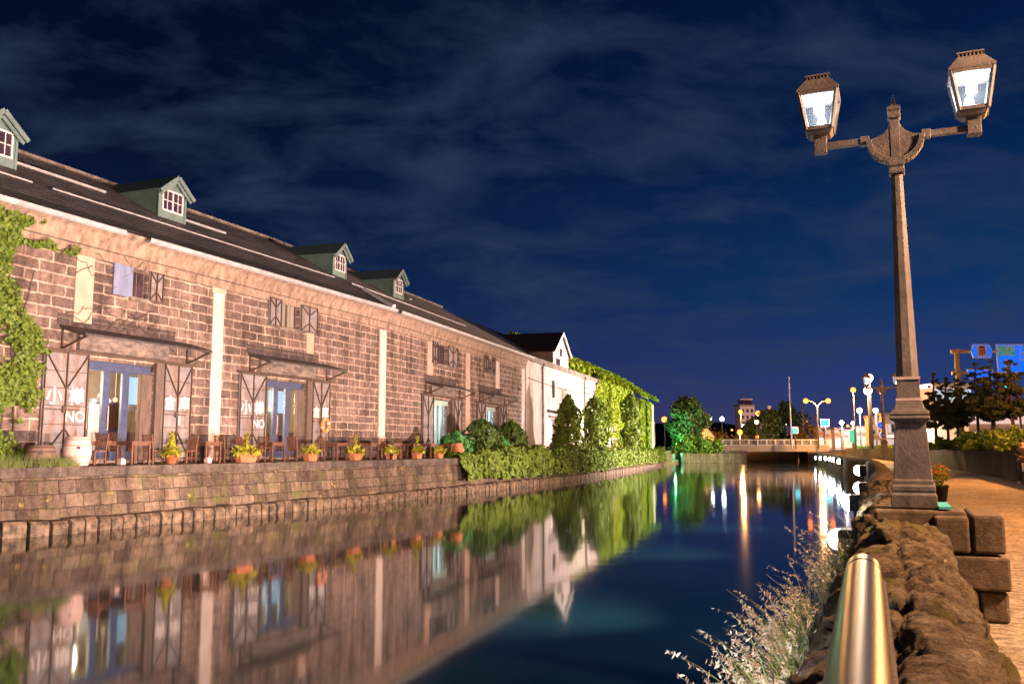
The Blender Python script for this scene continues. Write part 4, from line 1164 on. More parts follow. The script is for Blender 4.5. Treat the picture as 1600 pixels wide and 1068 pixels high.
def barrel(loc, m, label, r=.40, h=.86):
    t = empty("wooden_barrel", loc, 0, label, "barrel")
    MB().lathe([(r * (.80 + .20 * math.sin(PI * i / 10)), h * i / 10) for i in range(11)], 26).build("staves", m, t, True)
    for z0 in (.10, .30, .70, .90):
        rr = r * (.80 + .20 * math.sin(PI * z0)) + .006
        MB().lathe([(rr, h * z0 - .022), (rr, h * z0 + .022)], 26).build("hoop", M["pinkplaster"] if m is M["barrel"] else M["rust"], t, True)
    MB().lathe([(r * .76, h - .04), (r * .76, h + .005)], 20).build("lid", m, t)
    mb = MB(); mb.tube([(r * .5, -r * .82, h * .62), (r * .56, -r * .92, h * .62)], .045, 10); mb.build("bung", M["black_trim"], t)
    return t
p, r = tp(121, .75); barrel(p, M["barrel"], "bleached pinkish wooden barrel on the terrace edge below the left shutter")
p, r = tp(64, 1.2); barrel(p, M["barrel_dark"], "dark old wooden barrel half hidden by grass at the terrace's left end", .42, .6)

def planter(px, back, kind, label, k):
    p, r = tp(px, back)
    t = empty("flower_planter", p, r, label, "planter", "terracotta planters along the quay edge")
    wx = {"box": .46, "small": .30, "pot": .2}[kind]
    mb = MB()
    if kind == "pot": mb.lathe([(.15, 0), (.21, .26), (.235, .26), (.235, .31), (.19, .31), (.18, .27)], 16)
    else:
        mb.add([(sx * wx * a, sy * .15 * a, z_) for a, z_ in ((.82, 0), (1, .27), (1.06, .27), (1.06, .32), (.94, .32), (.92, .27)) for sx, sy in ((-1, -1), (1, -1), (1, 1), (-1, 1))],
               [(0, 3, 2, 1)] + [(i * 4 + j, i * 4 + (j + 1) % 4, i * 4 + 4 + (j + 1) % 4, i * 4 + 4 + j) for i in range(5) for j in range(4)] + [(20, 21, 22, 23)])
    mb.build("pot", M["terracotta"], t, kind == "pot")
    mb = MB(); n = 190 if kind == "box" else 120
    for i in range(n):
        a = random.uniform(0, 2 * PI); rr = random.random() ** .5
        x = math.cos(a) * rr * wx * 1.25; y = math.sin(a) * rr * .34
        zz = .30 + random.random() * (.42 - .28 * rr)
        mb.leaf((x, y, zz), .15, (x, y, .6), long=2.2)
    cone = kind == "pot" or k % 2 == 1
    if cone:
        for i in range(90):
            h = random.random(); a = random.uniform(0, 2 * PI); rr = .13 * (1 - h)
            mb.leaf((math.cos(a) * rr, math.sin(a) * rr, .35 + .72 * h), .12, (math.cos(a), math.sin(a), .9), long=1.8)
    for i in range(9):       # long arching blades
        a = random.uniform(0, 2 * PI); e = Vector((math.cos(a) * (wx + .2), math.sin(a) * .42, random.uniform(.25, .55)))
        s = Vector((e.x * .3, e.y * .3, .34)); m_ = (s + e) / 2 + Vector((0, 0, .14)); w_ = Vector((-math.sin(a), math.cos(a), 0)) * .03
        mb.add([s - w_, s + w_, m_ + w_, m_ - w_, e], [(0, 1, 2, 3), (3, 2, 4)])
    mb.build("plant", M["leaf_yellow"], t)
pls = [(268, .62, "pot", "round terracotta pot with a yellow cone shaped plant, nearest the barrel"), (385, .62, "box", "long terracotta trough of yellow leaves below the wall's white pilaster and second shutter"),
       (485, .62, "small", "terracotta box of yellow leaves under the orange lifebuoy"), (555, .62, "small", "terracotta box with a pointed yellow plant, third box after the long trough's left"),
       (612, .62, "small", "terracotta box with sparse trailing leaves just past the second white pilaster"), (652, .62, "small", "terracotta box of bushy yellow leaves just left of the first teal doorway"),
       (685, .62, "small", "terracotta box with upright yellow spikes in front of the first teal doorway")]
for i, (px, bk, kd, lb) in enumerate(pls): planter(px, bk, kd, lb, i)
p, r = tp(714, .8)
t = empty("clay_urn", p, 0, "plain brown clay urn at the end of the planters, by the short ivy clump", "urn")
MB().lathe([(.2, 0), (.33, .25), (.36, .5), (.27, .72), (.31, .78), (.27, .78)], 16).build("body", M["terracotta"], t, True)
for px, lb in ((192, "small pale lantern stone under the first square table"), (326, "small pale lantern stone under the second square table")):
    p, r = tp(px, .55); t = empty("garden_lantern", p, r, lb, "lantern")
    MB().sq([(.09, 0), (.10, .06), (.09, .16), (.04, .22)]).build("body", M["barrel"], t, bevel=.02)
# orange lifebuoy on the right shutter of the second doorway
uu, zz = FA.hit(511, 664, .3)
t = empty("lifebuoy", FA.world(uu, .20, zz), FA.rz, "orange ring lifebuoy hanging beside the second doorway's right shutter", "lifebuoy")
ring = [(.27 * math.cos(2 * PI * i / 24), 0, .27 * math.sin(2 * PI * i / 24)) for i in range(25)]
MB().tube(ring, .085, 10).build("ring", M["orange_ring"], t, True)
mb = MB()
for a in (.4, 1.97, 3.54, 5.1): mb.tube([(.27 * math.cos(a - .09), 0, .27 * math.sin(a - .09)), (.27 * math.cos(a + .09), 0, .27 * math.sin(a + .09))], .093, 10)
mb.build("band", M["white_paint"], t)

# ------------------------------------------------------------------ twin gas-style lamp on its stone pier
M["lampmetal"] = mat("weathered_bronze_paint", (.150, .128, .126), (.062, .053, .053), .6, .1, scale=5, bump=.3, bscale=45, stretch=(1, 1, .7))
M["lampedge"] = mat("worn_pale_band", (.62, .5, .46), (.4, .3, .27), .5, .3, scale=6, bump=.1)
def lanternglass():
    m = bpy.data.materials.new("lit_lantern_glass"); m.use_nodes = True; t = m.node_tree
    t.nodes.remove(t.nodes["Principled BSDF"])
    tr = t.nodes.new("ShaderNodeBsdfTransparent"); tr.inputs[0].default_value = (.9, .96, 1, 1)
    tl = t.nodes.new("ShaderNodeBsdfTranslucent"); tl.inputs[0].default_value = (.85, .93, 1, 1)
    gl = t.nodes.new("ShaderNodeBsdfGlossy"); gl.inputs["Roughness"].default_value = .1
    a = t.nodes.new("ShaderNodeMixShader"); a.inputs[0].default_value = .02; b = t.nodes.new("ShaderNodeMixShader"); b.inputs[0].default_value = .06
    t.links.new(tr.outputs[0], a.inputs[1]); t.links.new(tl.outputs[0], a.inputs[2]); t.links.new(a.outputs[0], b.inputs[1]); t.links.new(gl.outputs[0], b.inputs[2])
    t.links.new(b.outputs[0], t.nodes["Material Output"].inputs[0]); return m
M["lanternglass"] = lanternglass()
M["bulb"] = glow("white_lamp_bulb", (.86, .94, 1.0), 40)
M["reflector"] = mat("white_lantern_lining", (.75, .78, .82), (.6, .63, .68), .4, scale=8, bump=0)
def gas_lamp(loc, rz, label, power):
    """local x = along the two arms"""
    t = empty("twin_gas_lamp", loc, rz, label, "street lamp", "twin lantern gas lamps on the promenade")
    b = MB(); b.sq([(.185, 0), (.185, .11), (.172, .13), (.178, .15), (.178, .185), (.166, .20), (.166, .23), (.155, .25), (.135, .62), (.124, .74)]); b.build("base", M["lampmetal"], t, bevel=.006)
    c = MB(); c.sq([(.125, .741), (.155, .755), (.165, .78), (.155, .80), (.162, .815), (.150, .845), (.128, .86), (.112, .90), (.105, .93)]); c.build("base_collar", M["lampmetal"], t, bevel=.005)
    s = MB(); s.sq([(.100, .931), (.094, 1.14)]); s.lathe([(.100, 1.141), (.052, 3.02)], 8, rot=PI / 8); s.build("shaft", M["lampmetal"], t, bevel=.004)
    for z_, r in ((.945, .106), (1.135, .103)): MB().sq([(r, z_ - .012), (r, z_ + .012)]).build("pale_band", M["lampedge"], t)
    n = MB(); n.sq([(.060, 3.021), (.068, 3.03), (.068, 3.06), (.058, 3.07), (.058, 3.09), (.068, 3.10), (.068, 3.135), (.05, 3.15)]); n.build("capital", M["lampmetal"], t, bevel=.004)
    # half-disc hub with horns sweeping up to the neck
    R = .225; zc = 3.375
    pts = [(R * math.cos(a), zc + R * math.sin(a)) for a in [PI + PI * i / 18 for i in range(19)]]
    up = [(R - .02, zc + .008), (.15, zc + .02), (.095, zc + .05), (.06, zc + .09), (.042, zc + .14)]
    poly = pts + up + [(-x, z_) for x, z_ in reversed(up)]
    h = MB(); h.extrude(poly, lambda a, z_: (a, -.035, z_), lambda a, z_: (a, .035, z_))
    h.build("hub", M["lampmetal"], t, bevel=.004)
    rim = MB()
    for i in range(18):
        (x0, z0), (x1, z1) = pts[i], pts[i + 1]
        rim.bar((x0 * 1.0, 0, z0), (x1, 0, z1), .11, .05, up=(x0, 0, z0 - zc))
    rim.build("hub_rim", M["lampmetal"], t, bevel=.004)
    f = MB(); f.sq([(.040, 3.16), (.040, 3.53), (.034, 3.54), (.054, 3.56), (.056, 3.585), (.047, 3.60), (.047, 3.62), (.057, 3.635), (.057, 3.665), (.040, 3.675), (.024, 3.685), (.004, 3.79)]); f.build("finial", M["lampmetal"], t, bevel=.003)
    zA = 3.375
    for sgn in (-1, 1):
        a = MB(); a.bar((sgn * .22, 0, zA), (sgn * .60, 0, zA), .055, .06); a.bar((sgn * .22, 0, zA), (sgn * .30, 0, zA), .07, .085); a.build("arm", M["lampmetal"], t, bevel=.004)
        cx = sgn * .655
        MB().box(cx - .058, cx + .058, -.058, .058, zA - .065, zA + .065).build("arm_block", M["lampmetal"], t, bevel=.006)
        zb, zt = zA + .145, zA + .50
        rb, rt = .112, .170
        fr = MB(); fr.sq([(.06, zA + .066), (.06, zA + .09), (.092, zA + .098), (.108, zA + .12), (rb + .010, zb)], (cx, 0, 0)); 
        for sx in (-1, 1):
            for sy in (-1, 1): fr.bar((cx + sx * rb, sy * rb, zb), (cx + sx * rt, sy * rt, zt), .034, .034)
        for (r, z_) in ((rb, zb + .012), (rt, zt - .012)):
            for sx in (-1, 1):
                fr.bar((cx + sx * r, -r, z_), (cx + sx * r, r, z_), .034, .034); fr.bar((cx - r, sx * r, z_), (cx + r, sx * r, z_), .034, .034)
        lf = fr.build("lantern", M["lampmetal"], t, bevel=.004)
        rf = MB(); rf.sq([(rt + .020, zt), (rt + .022, zt + .022), (.112, zt + .135), (.112, zt + .14)], (cx, 0, 0)); rf.build("lantern_roof", M["lampmetal"], lf, bevel=.006)
        rl = MB(); rl.sq([(.085, zt + .141), (.085, zt + .168)], (cx, 0, 0), 1)
        for i in range(7):
            for sy in (-1, 1): rl.box(cx - .10 + i * .031, cx - .088 + i * .031, sy * .10 - .01, sy * .10 + .01, zt + .14, zt + .168)
        rl.sq([(.116, zt + .169), (.110, zt + .185)], (cx, 0, 0)); rl.build("crown", [M["lampmetal"], M["black_trim"]], lf)
        g = MB(); i_ = .017
        for ax, ay in ((1, 0), (-1, 0), (0, 1), (0, -1)):
            ox, oy = ay, ax
            def C(s_, r, z_): return (cx + ax * r + ox * s_ * (r - i_), ay * r + oy * s_ * (r - i_), z_)
            g.quad(C(-1, rb, zb + .03), C(1, rb, zb + .03), C(1, rt, zt - .03), C(-1, rt, zt - .03))
        g.build("lantern_glass", M["lanternglass"], lf)
        rg = MB(); rg.sq([(rt - .02, zt - .012), (rt - .02, zt - .004)], (cx, 0, 0)); rg.build("lining", M["reflector"], lf)
        MB().lathe([(.022, zt - .19), (.042, zt - .17), (.048, zt - .12), (.04, zt - .06), (.025, zt - .02)], 12, (cx, 0, 0)).build("bulb", M["bulb"], lf, True)
        light("lamp_light", "POINT", (cx, 0, zt - .22), power, (.86, .93, 1), lf, .05)
    return t
arm_rz = math.atan2(-.39, .92)
LAMP = Vector((3.56, 8.05, PATH + .88))
lamp = gas_lamp(LAMP, arm_rz, "tall bronze twin lantern gas lamp on the stone pier in the foreground", 26)
p = Vector((17.55, 42.5, PATH + .85)); l2 = dup(lamp); l2.location = p; l2["label"] = "distant twin lantern gas lamp farther along the promenade, seen left of the big one's base"

# pier of squared blocks under the lamp
pr = empty("stone_pier", (LAMP.x, LAMP.y, PATH), math.atan2(-.42, 1.0), "squared block stone pier on the path side of the parapet carrying the big lamp", "pier")
bm = stonewall("pier_stone", 3, 3, (.1, .08, .06), (.155, .11, .075), (.24, .175, .12), 0, chips=(.34, .27, .19), moss=.35)
def block(x0, x1, y0, y1, z0, z1, nm="block"):
    mb = MB(); g = .006; mb.box(x0 + g, x1 - g, y0 + g, y1 - g, z0 + g, z1 - g); mb.build(nm, bm, pr, bevel=.022)
block(.13, .44, -.52, .48, 0, .24); block(.44, .66, -.50, .48, 0, .25)
block(.13, .68, -.53, .50, .25, .53)
block(.13, .40, -.52, .48, .54, .84); block(.41, .66, -.50, .46, .54, .86)
block(-.33, .40, -.34, .46, .56, .875, "cap_block")
# teal notice lying on the pier
tl = MB().box(.16, .26, -.30, .42, .0, .02).build("notice_plate", mat("teal_enamel_plate", (.10, .55, .58), (.07, .45, .48), .35, scale=4, bump=0)); tl.location = (LAMP.x + .02, LAMP.y - .02, PATH + .885); tl.rotation_euler = (0, 0, pr.rotation_euler.z)
tag(tl, "thin teal edged plate lying on the pier to the right of the big lamp's base", "plate")

# flower pot beside the lamp
fq = at_z(1469, 783, PATH)
t = empty("flower_pot", (fq.x, fq.y, PATH), .3, "dark pot of orange flowers on the path just behind the big lamp", "flower pot")
MB().lathe([(.16, 0), (.22, .38), (.24, .38), (.24, .43), (.2, .43), (.19, .38)], 14).build("pot", M["black_trim"], t, True)
mb = MB(); fl = MB()
for i in range(500):
    d = Vector((random.gauss(0, 1), random.gauss(0, 1), random.gauss(0, 1))).normalized(); r = .30 * random.random() ** .4
    (fl if d.z > -.2 and random.random() < .45 else mb).leaf((d.x * r, d.y * r, .70 + d.z * r), .06, d)
mb.build("foliage", M["leaf_hedge"], t); tag(fl.build("flowers", M["flower"], t), kind="stuff")

# steel handrail over the parapet
M["steel"] = mat("brushed_steel", (.040, .048, .066), (.017, .020, .028), .33, 1.0, scale=30, bump=.05, bscale=120, stretch=(8, .5, 8))
A = at_Y(1349, 890, 2.12); d = Vector((-.395, -1, 0)).normalized()
hr = empty("handrail", (A.x, A.y, PATH), 0, "polished steel tube handrail with a rounded end, low over the parapet in the foreground", "handrail")
c0 = Vector((0, 0, A.z - PATH)); R = .0385
MB().tube([c0 - d * .034, c0 - d * .0335, c0 - d * .03, c0 - d * .022, c0 - d * .008, c0 + d * .01, c0 + d * .03, c0 + d * .06, c0 + d * .10], [.002, R * .4, R * .62, R * .82, R * .95, R, R, R, R], 48, caps=False).build("end_cap", M["steel"], hr, True)
MB().tube([c0 + d * .10, c0 + d * .13], R * .90, 24).build("joint", M["black_trim"], hr, True)
MB().tube([c0 + d * (.13 + .1 * i) for i in range(60)], R * 1.03, 48, caps=False).build("tube", M["steel"], hr, True)
side = Vector((-d.y, d.x, 0)) * -1
if side.x < 0: side = -side
MB().bar(c0 + d * .12 + side * .040 + Vector((0, 0, -.03)), c0 + d * 6 + side * .040 + Vector((0, 0, -.03)), .010, .05).build("flat_bar", M["rust"], hr)
for s in (.45, 2.0, 3.6): 
    q = c0 + d * s; MB().tube([(q.x, q.y, .60), (q.x, q.y, c0.z - R * .8)], .02, 12).build("post", M["steel"], hr, True)

# flowering grass on the water side of the parapet
def tuft(mb, sd, root, lean, h):
    pts = []; n = 6
    for i in range(n):
        t_ = i / (n - 1); pts.append(root + lean * (t_ ** 1.7) * h + Vector((0, 0, h * (t_ - .28 * t_ * t_))))
    w = Vector((random.uniform(-1, 1), random.uniform(-1, 1), 0)).normalized()
    for i in range(n - 1):
        a = .0032 * (1 - i / (n - 1)) + .0009; b = .0032 * (1 - (i + 1) / (n - 1)) + .0009
        mb.add([pts[i] - w * a, pts[i] + w * a, pts[i + 1] + w * b, pts[i + 1] - w * b], [(0, 1, 2, 3)])
    if sd is not None:
        e = pts[-1]; dr = (pts[-1] - pts[-2]).normalized()
        for k in range(random.randint(10, 18)):
            p_ = e - dr * random.uniform(-.02, .17) * h; sd.leaf(p_ + Vector((random.gauss(0, .006), random.gauss(0, .006), random.gauss(0, .006))), .010, dr, long=2.6)
mb = MB(); sd = MB()
for k in range(1250):
    y = random.choice([random.uniform(3.0, 4.8), random.uniform(3.4, 9.8)])
    nrm_ = Vector((-1, .42, 0)).normalized()
    i = min(range(len(RQ)), key=lambda q: abs(RQ[q].y - y)); c = RQ[i]
    n2 = mnoise.noise((y * 1.1, 3.3, 0))
    if n2 < -.25: continue
    base = Vector((c.x, c.y, 0)) + nrm_ * random.uniform(.38, .50) + Vector((0, random.uniform(-.2, .2), PATH + random.uniform(-.15, .35)))
    lean = nrm_ * random.uniform(.05, .52) + Vector((random.uniform(-.3, .3), random.uniform(-.35, .35), 0))
    tuft(mb, sd if random.random() < .6 else None, base, lean, random.uniform(.20, .62))
g = mb.build("wild_grass", M["grass"]); tag(g, "wild flowering grass growing out of the water side of the stone parapet", "grass", None, "stuff")
so = sd.build("seed_heads", M["seed"], g)
# ------------------------------------------------------------------ floodlights along the right quay (they light the warehouses)
M["floodlens"] = glow("floodlight_lens", (.93, .95, 1.0), 55)
def floodlight(loc, target, label, power, color, angle=92, spill=60):
    d = Vector(target) - Vector(loc); rz = math.atan2(d.y, d.x)
    t = empty("floodlight", loc, rz, label, "floodlight", "floodlights along the right quay")
    MB().box(-.16, .05, -.17, .17, -.13, .13).build("housing", M["black_trim"], t, bevel=.02)
    MB().lathe([(.001, -.13)] + [(.13 * math.sin(PI * i / 8) + .002, -.13 * math.cos(PI * i / 8)) for i in range(1, 8)] + [(.001, .13)], 14, (.07, 0, 0)).build("lens", M["floodlens"], t, True)
    MB().bar((-.05, -.19, 0), (-.05, -.19, -.32), .02, .04).bar((-.05, .19, 0), (-.05, .19, -.32), .02, .04).bar((-.05, -.2, -.32), (-.05, .2, -.32), .04, .03).bar((-.05, 0, -.32), (-.30, 0, -.40), .05, .05).build("bracket", M["rust"], t)
    light("lens_spill", "POINT", (.22, 0, .16), spill, (.9, .95, 1), t, .08)
    if power:
        lo = light("flood_beam", "SPOT", (.34, 0, .02), power, color, t, .10, None, angle, 1.0)
        el = math.atan2(d.z, math.hypot(d.x, d.y))
        lo.rotation_euler = (PI / 2 + el, 0, -PI / 2)
    return t
WARM = (1.0, .735, .61); WHITE = (1.0, .80, .74)
def qz(Y, off=-.55):
    i = min(range(len(RQ)), key=lambda q: abs(RQ[q].y - Y)); n = normals(RQ)[i]
    return RQ[i] + n * off
fl = [(10.8, 1.28, 31000, WARM, "floodlight in the grass below the parapet, nearest the camera", (-16, 24, 6.5)),
      (18.6, 1.28, 31000, WARM, "floodlight second along the quay, left of the big lamp's base", (-13.5, 32, 7)),
      (24.4, 1.30, 33000, WARM, "floodlight third along the quay, level with the big lamp's collar", (-9.8, 40, 7.2)),
      (44, 1.30, 44000, WARM, "large bright floodlight on the quay in front of the distant twin lamp", (-4.5, 55, 7)),
      (76, 1.25, 58000, WHITE, "floodlight nearest in the far cluster by the bridge", (6, 84, 5)),
      (87, 1.22, 85000, WHITE, "floodlight second in the far cluster by the bridge", (9, 95, 5)),
      (93, 1.22, 0, WHITE, "floodlight third in the far cluster by the bridge", (13, 100, 5)),
      (101, 1.2, 85000, WHITE, "floodlight fourth in the far cluster by the bridge", (17, 110, 5)),
      (111, 1.1, 0, WHITE, "floodlight fifth in the far cluster by the bridge", (22, 120, 5)),
      (123, 1.0, 75000, (.85, 1, .5), "floodlight farthest along the right quay, close to the bridge", (26, 135, 4))]
for Y, z_, pw, col, lb, tg in fl:
    p = qz(Y); floodlight((p.x, p.y, z_), tg, lb, pw, col, spill=220 if Y < 12 else 60).scale = (1.0,) * 3 if Y < 12 else (1.25,) * 3 if Y < 40 else (1.9,) * 3 if Y < 50 else (1.6,) * 3
# the same row goes on beside and behind the camera
p = qz(2.5, -.9); 
floodlight((p.x - .15, p.y, 1.1), (-17.5, 22, 5.0), "floodlight below the parapet beside the camera, just under the picture", 22000, WARM, 100, spill=130)
p = qz(-9, -.9); floodlight((p.x, p.y, 1.1), (-26, 6, 5.0), "floodlight below the parapet behind the camera, outside the picture", 22000, WARM, 100)
# small uplights on the far terrace, hidden behind the hedge
for px, w, tz, pw, col in ((612, 2.6, 6.6, 2600, (1, .78, .72)), (855, 2.4, 5, 520, (1, .82, .75)), (905, 2.6, 5, 760, (1, .86, .78)), (962, 3.2, 5, 6000, (.75, 1, .25)), (1008, 3.0, 5, 7500, (.85, 1, .2))):
    u = FB.u(px, 690, w); a = FB.world(u, w, .25); b = FB.world(u, -.4, tz)
    t = empty("terrace_uplight", a, FB.rz, "small uplight on the terrace washing the wall near photo column of the %s" % {612: "second white pilaster", 855: "canopy door", 905: "bare plaster between ivy columns", 962: "lime ivy", 1008: "last ivy swathe"}[px], "uplight", "terrace uplights")
    t["label"] = {612: "small uplight at the foot of the white pilaster where the stone warehouses meet", 855: "small uplight behind the hedge below the canopy door", 905: "small uplight behind the hedge below the bare plaster", 962: "small uplight behind the hedge below the lime ivy", 1008: "small uplight behind the hedge below the last ivy swathe"}[px]
    MB().lathe([(.06, -.24), (.06, -.1), (.10, -.02), (.10, .06)], 10).build("housing", M["black_trim"], t)
    lo = light("uplight_beam", "SPOT", (0, 0, .1), pw, col, None, .08, None, 120 if px > 700 else 62, .9)
    lo.location = a + Vector((0, 0, .1)); lo.rotation_euler = (b - a).to_track_quat("-Z", "Y").to_euler()

# sodium street lamps: light on the path
SOD = (1.0, .47, .12)
M["sodium"] = glow("sodium_lamp_glow", (1.0, .21, .03), 6)
M["sodwhite"] = glow("warm_white_lamp_glow", (1.0, .55, .22), 14)
M["whiteglow"] = glow("white_lamp_glow", (.85, .92, 1.0), 30)
M["pole"] = mat("galvanised_pole", (.13, .11, .10), (.09, .075, .07), .5, .4, scale=3, bump=.05)
M["yellowpole"] = mat("cream_painted_pole", (.58, .42, .22), (.46, .33, .17), .5, scale=3, bump=.05)
def street_lamp(px, py, Y, zb, label, glowm, two=None, r=.34, tall=None, pw=0, col=SOD):
    """px, py: where the lamp head shows"""
    a = at_Y(px, py, Y); t = empty("street_lamp", (a.x, a.y, zb), 0, label, "street lamp", "street lamps along the road")
    H = a.z - zb
    if two:
        b = at_Y(two, py, Y); w = (b.x - a.x) / 2; t.location.x = a.x + w
        MB().tube([(0, 0, 0), (0, 0, H - 1.1)], [.13, .09], 8).build("pole", M["pole"], t)
        for s in (-1, 1):
            MB().tube([(0, 0, H - 1.1), (s * w * .2, 0, H - .45), (s * w * .55, 0, H - .05), (s * w * .9, 0, H + .05)], .06, 6).build("arm", M["pole"], t)
            MB().sphere((s * w, 0, H), r, 12).build("lamp_head", glowm, t, True)
    else:
        MB().tube([(0, 0, 0), (0, 0, H - .2)], [.13, .08], 8).build("pole", M["pole"], t)
        MB().lathe([(.12, -.34), (.22, -.26)], 10, (0, 0, H)).build("collar", M["pole"], t)
        MB().sphere((0, 0, H), r, 12).build("lamp_head", glowm, t, True)
    if pw: light("lamp_light", "POINT", (0, -.9, H - r - .1), pw, col, t, .3)
    return t
street_lamp(1259, 626, 150, 2.3, "double armed sodium street lamp over the bridge's right end", M["sodium"], 1294, .42, pw=20000)
street_lamp(1333, 609, 112, STREET, "single sodium street lamp left of the brightest orange one", M["sodium"], None, .33, pw=9000)
street_lamp(1356, 610, 88, STREET, "brightest orange street lamp in the middle of the promenade cluster", M["sodwhite"], None, .40, pw=6000)
street_lamp(1358, 590, 70, STREET, "white street lamp rising just above the brightest orange one", M["sodwhite"], None, .30, pw=3000, col=(1, .75, .5))
street_lamp(1377, 611, 100, STREET, "dimmer orange street lamp beside the distant twin gas lamp", M["sodium"], None, .27, pw=5000)
street_lamp(1157, 643, 235, 2, "orange lamp on the left flank of the pale tower", M["sodium"], None, .55, pw=16000)
street_lamp(1184, 645, 225, 2, "orange lamp on the right flank of the pale tower", M["sodium"], None, .6, pw=22000)
street_lamp(1156, 675, 168, 2, "low orange lamp by the bushes at the bridge's left end", M["sodium"], None, .5, pw=14000)
street_lamp(1038, 655, 190, 2, "orange lamp showing between the last warehouse and the green lit tree", M["sodium"], None, .6)
street_lamp(1110, 653, 200, 2, "white lamp left of a close pair behind the small gabled hut", M["whiteglow"], None, .45)
street_lamp(1128, 654, 200, 2, "white lamp right of a close pair behind the small gabled hut", M["whiteglow"], None, .45)
for px, py, Y, rr, lb in ((1315, 660, 175, .42, "white lamp over the lit shops, left of the green sign"), (1333, 661, 172, .36, "white lamp directly above the green sign"), (1343, 641, 130, .36, "white lamp left of the brightest orange pole"), (1368, 641, 128, .34, "white lamp right of the brightest orange pole"), (1302, 671, 185, .35, "low white lamp over the shop front nearest the cyan sign")):
    street_lamp(px, py, Y, 2.2, lb, M["whiteglow"], None, rr, pw=6000, col=(1, .86, .8))
rq = random.Random(23)
for i in range(18):
    px = rq.uniform(1140, 1400); py = rq.uniform(652, 683); Y = rq.uniform(190, 290)
    t = street_lamp(px, py, Y, 2.0, "tiny distant lamp dot among the lights of the far streets beyond the bridge", rq.choice([M["sodium"], M["sodwhite"], M["whiteglow"], M["sodium"]]), None, rq.uniform(.3, .48))
    t["group"] = "tiny distant lamps beyond the bridge"
# two more of the same row stand beside and behind the camera, outside the picture
for p, pw in (((7.8, 4.5, 7.6), 15000), ((14.5, 14.5, 7.0), 10500), ((24, 33, 7.2), 15000)):
    t = empty("street_lamp", (p[0], p[1], STREET), 0, {7.8: "sodium street lamp outside the picture, to the right of the camera", 14.5: "sodium street lamp outside the picture, over the path's near end", 24: "sodium street lamp outside the picture, beyond the hedge on the right"}[p[0]], "street lamp", "street lamps along the road")
    MB().tube([(0, 0, 0), (0, 0, p[2] - STREET - .3)], [.12, .08], 8).build("pole", M["pole"], t)
    MB().lathe([(.08, -.35), (.25, -.15), (.28, .0), (.05, .12)], 12, (0, 0, p[2] - STREET)).build("lamp_head", M["sodium"], t, True)
    light("lamp_light", "POINT", (0, 0, p[2] - STREET - .6), pw, (1.0, .40, .10) if p[0] > 8 else (1.0, .56, .30), t, .25)

# ------------------------------------------------------------------ bridge at the end of the canal
M["bridge"] = mat("pale_bridge_concrete", (.46, .36, .30), (.32, .25, .21), .8, scale=.8, bump=.2)
M["bridge_dark"] = mat("dark_abutment_stone", (.16, .11, .08), (.08, .055, .04), .9, scale=1.2, bump=.5)
br = empty("road_bridge", (44, 151, 0), -.03, "low flat concrete bridge with a panelled railing across the end of the canal", "bridge")
MB().box(-8.8, 9.0, 0, 13, 1.75, 2.75).build("deck", M["bridge"], br)
MB().box(-13, -6.0, -.9, 12, -1, 1.73).build("abutment", M["bridge_dark"], br)
MB().box(7.2, 13, .5, 12, -1, 1.73).build("abutment", M["bridge_dark"], br)
mb = MB(); mb.box(-8.8, 9, -.02, .12, 2.76, 2.86); mb.box(-8.8, 9, -.02, .12, 3.66, 3.78)
for i in range(13): mb.box(-8.8 + i * 1.47, -8.6 + i * 1.47, -.05, .15, 2.86, 3.66)
rl = mb.build("railing", M["white_paint"], br)
mb = MB()
for i in range(12):
    for j in range(6): mb.bar((-8.5 + i * 1.47 + j * .23, .05, 2.86), (-8.5 + i * 1.47 + j * .23, .05, 3.66), .05)
mb.build("balusters", M["white_paint"], rl)
# landing on the left of the bridge
lb = MB().box(27.2, 36.5, 143.5, 150, -1, 1.5); lb.box(26.5, 38.0, 146, 160, -1, 1.9); o = lb.build("stone_landing", stonewall("landing_stone", .8, .5, (.08, .06, .05), (.17, .12, .09), (.24, .17, .13), .02, moss=.4)); tag(o, "low stone landing with bushes between the last warehouse and the bridge", "landing")

# ------------------------------------------------------------------ trees and bushes
def tree(name, loc, h, crown, n, size, m, label, trunk_h=None, r_trunk=.16, group=None, limbs=7, sway=0.0, flat=1.0):
    """crown: list of (dx, dy, dz, radius) leaf clumps, uneven, with gaps between"""
    t = empty(name, loc, random.uniform(0, 6), label, "tree", group)
    trunk_h = trunk_h or h * .6
    mb = MB(); top = Vector((sway, 0, trunk_h))
    mb.tube([(0, 0, 0), (sway * .3, .03, trunk_h * .4), top], [r_trunk, r_trunk * .8, r_trunk * .45], 8)
    for k in range(min(limbs, len(crown))):
        c = crown[k * len(crown) // limbs % len(crown)]; s = Vector((sway * .7, 0, trunk_h * random.uniform(.5, .95))); e = Vector(c[:3])
        mb.tube([s, (s + e) / 2 + Vector((0, 0, -.05 * h)), e], [r_trunk * .4, r_trunk * .25, r_trunk * .08], 5)
    mb.build("trunk", M["bark"], t)
    mb = MB(); tot = sum(c[3] ** 2 for c in crown)
    for x, y, z_, r in crown:
        for i in range(int(n * r * r / tot)):
            d = Vector((random.gauss(0, 1), random.gauss(0, 1), random.gauss(0, 1))).normalized() * r * random.uniform(.45, 1.08)
            mb.leaf((x + d.x, y + d.y, z_ + d.z * flat), size, d.normalized())
    mb.build("crown", m, t)
    return t
def blob_crown(w, h, z0, k, rs):
    out = []
    for i in range(k):
        a = random.uniform(0, 2 * PI); q = random.random() ** .6; zz = random.random()
        wd = w * math.sin(PI * (.12 + .80 * zz)) 
        out.append((math.cos(a) * wd * q, math.sin(a) * wd * q, z0 + h * zz, rs * random.uniform(.6, 1.15)))
    return out
a = at_Y(1077, 690, 152)
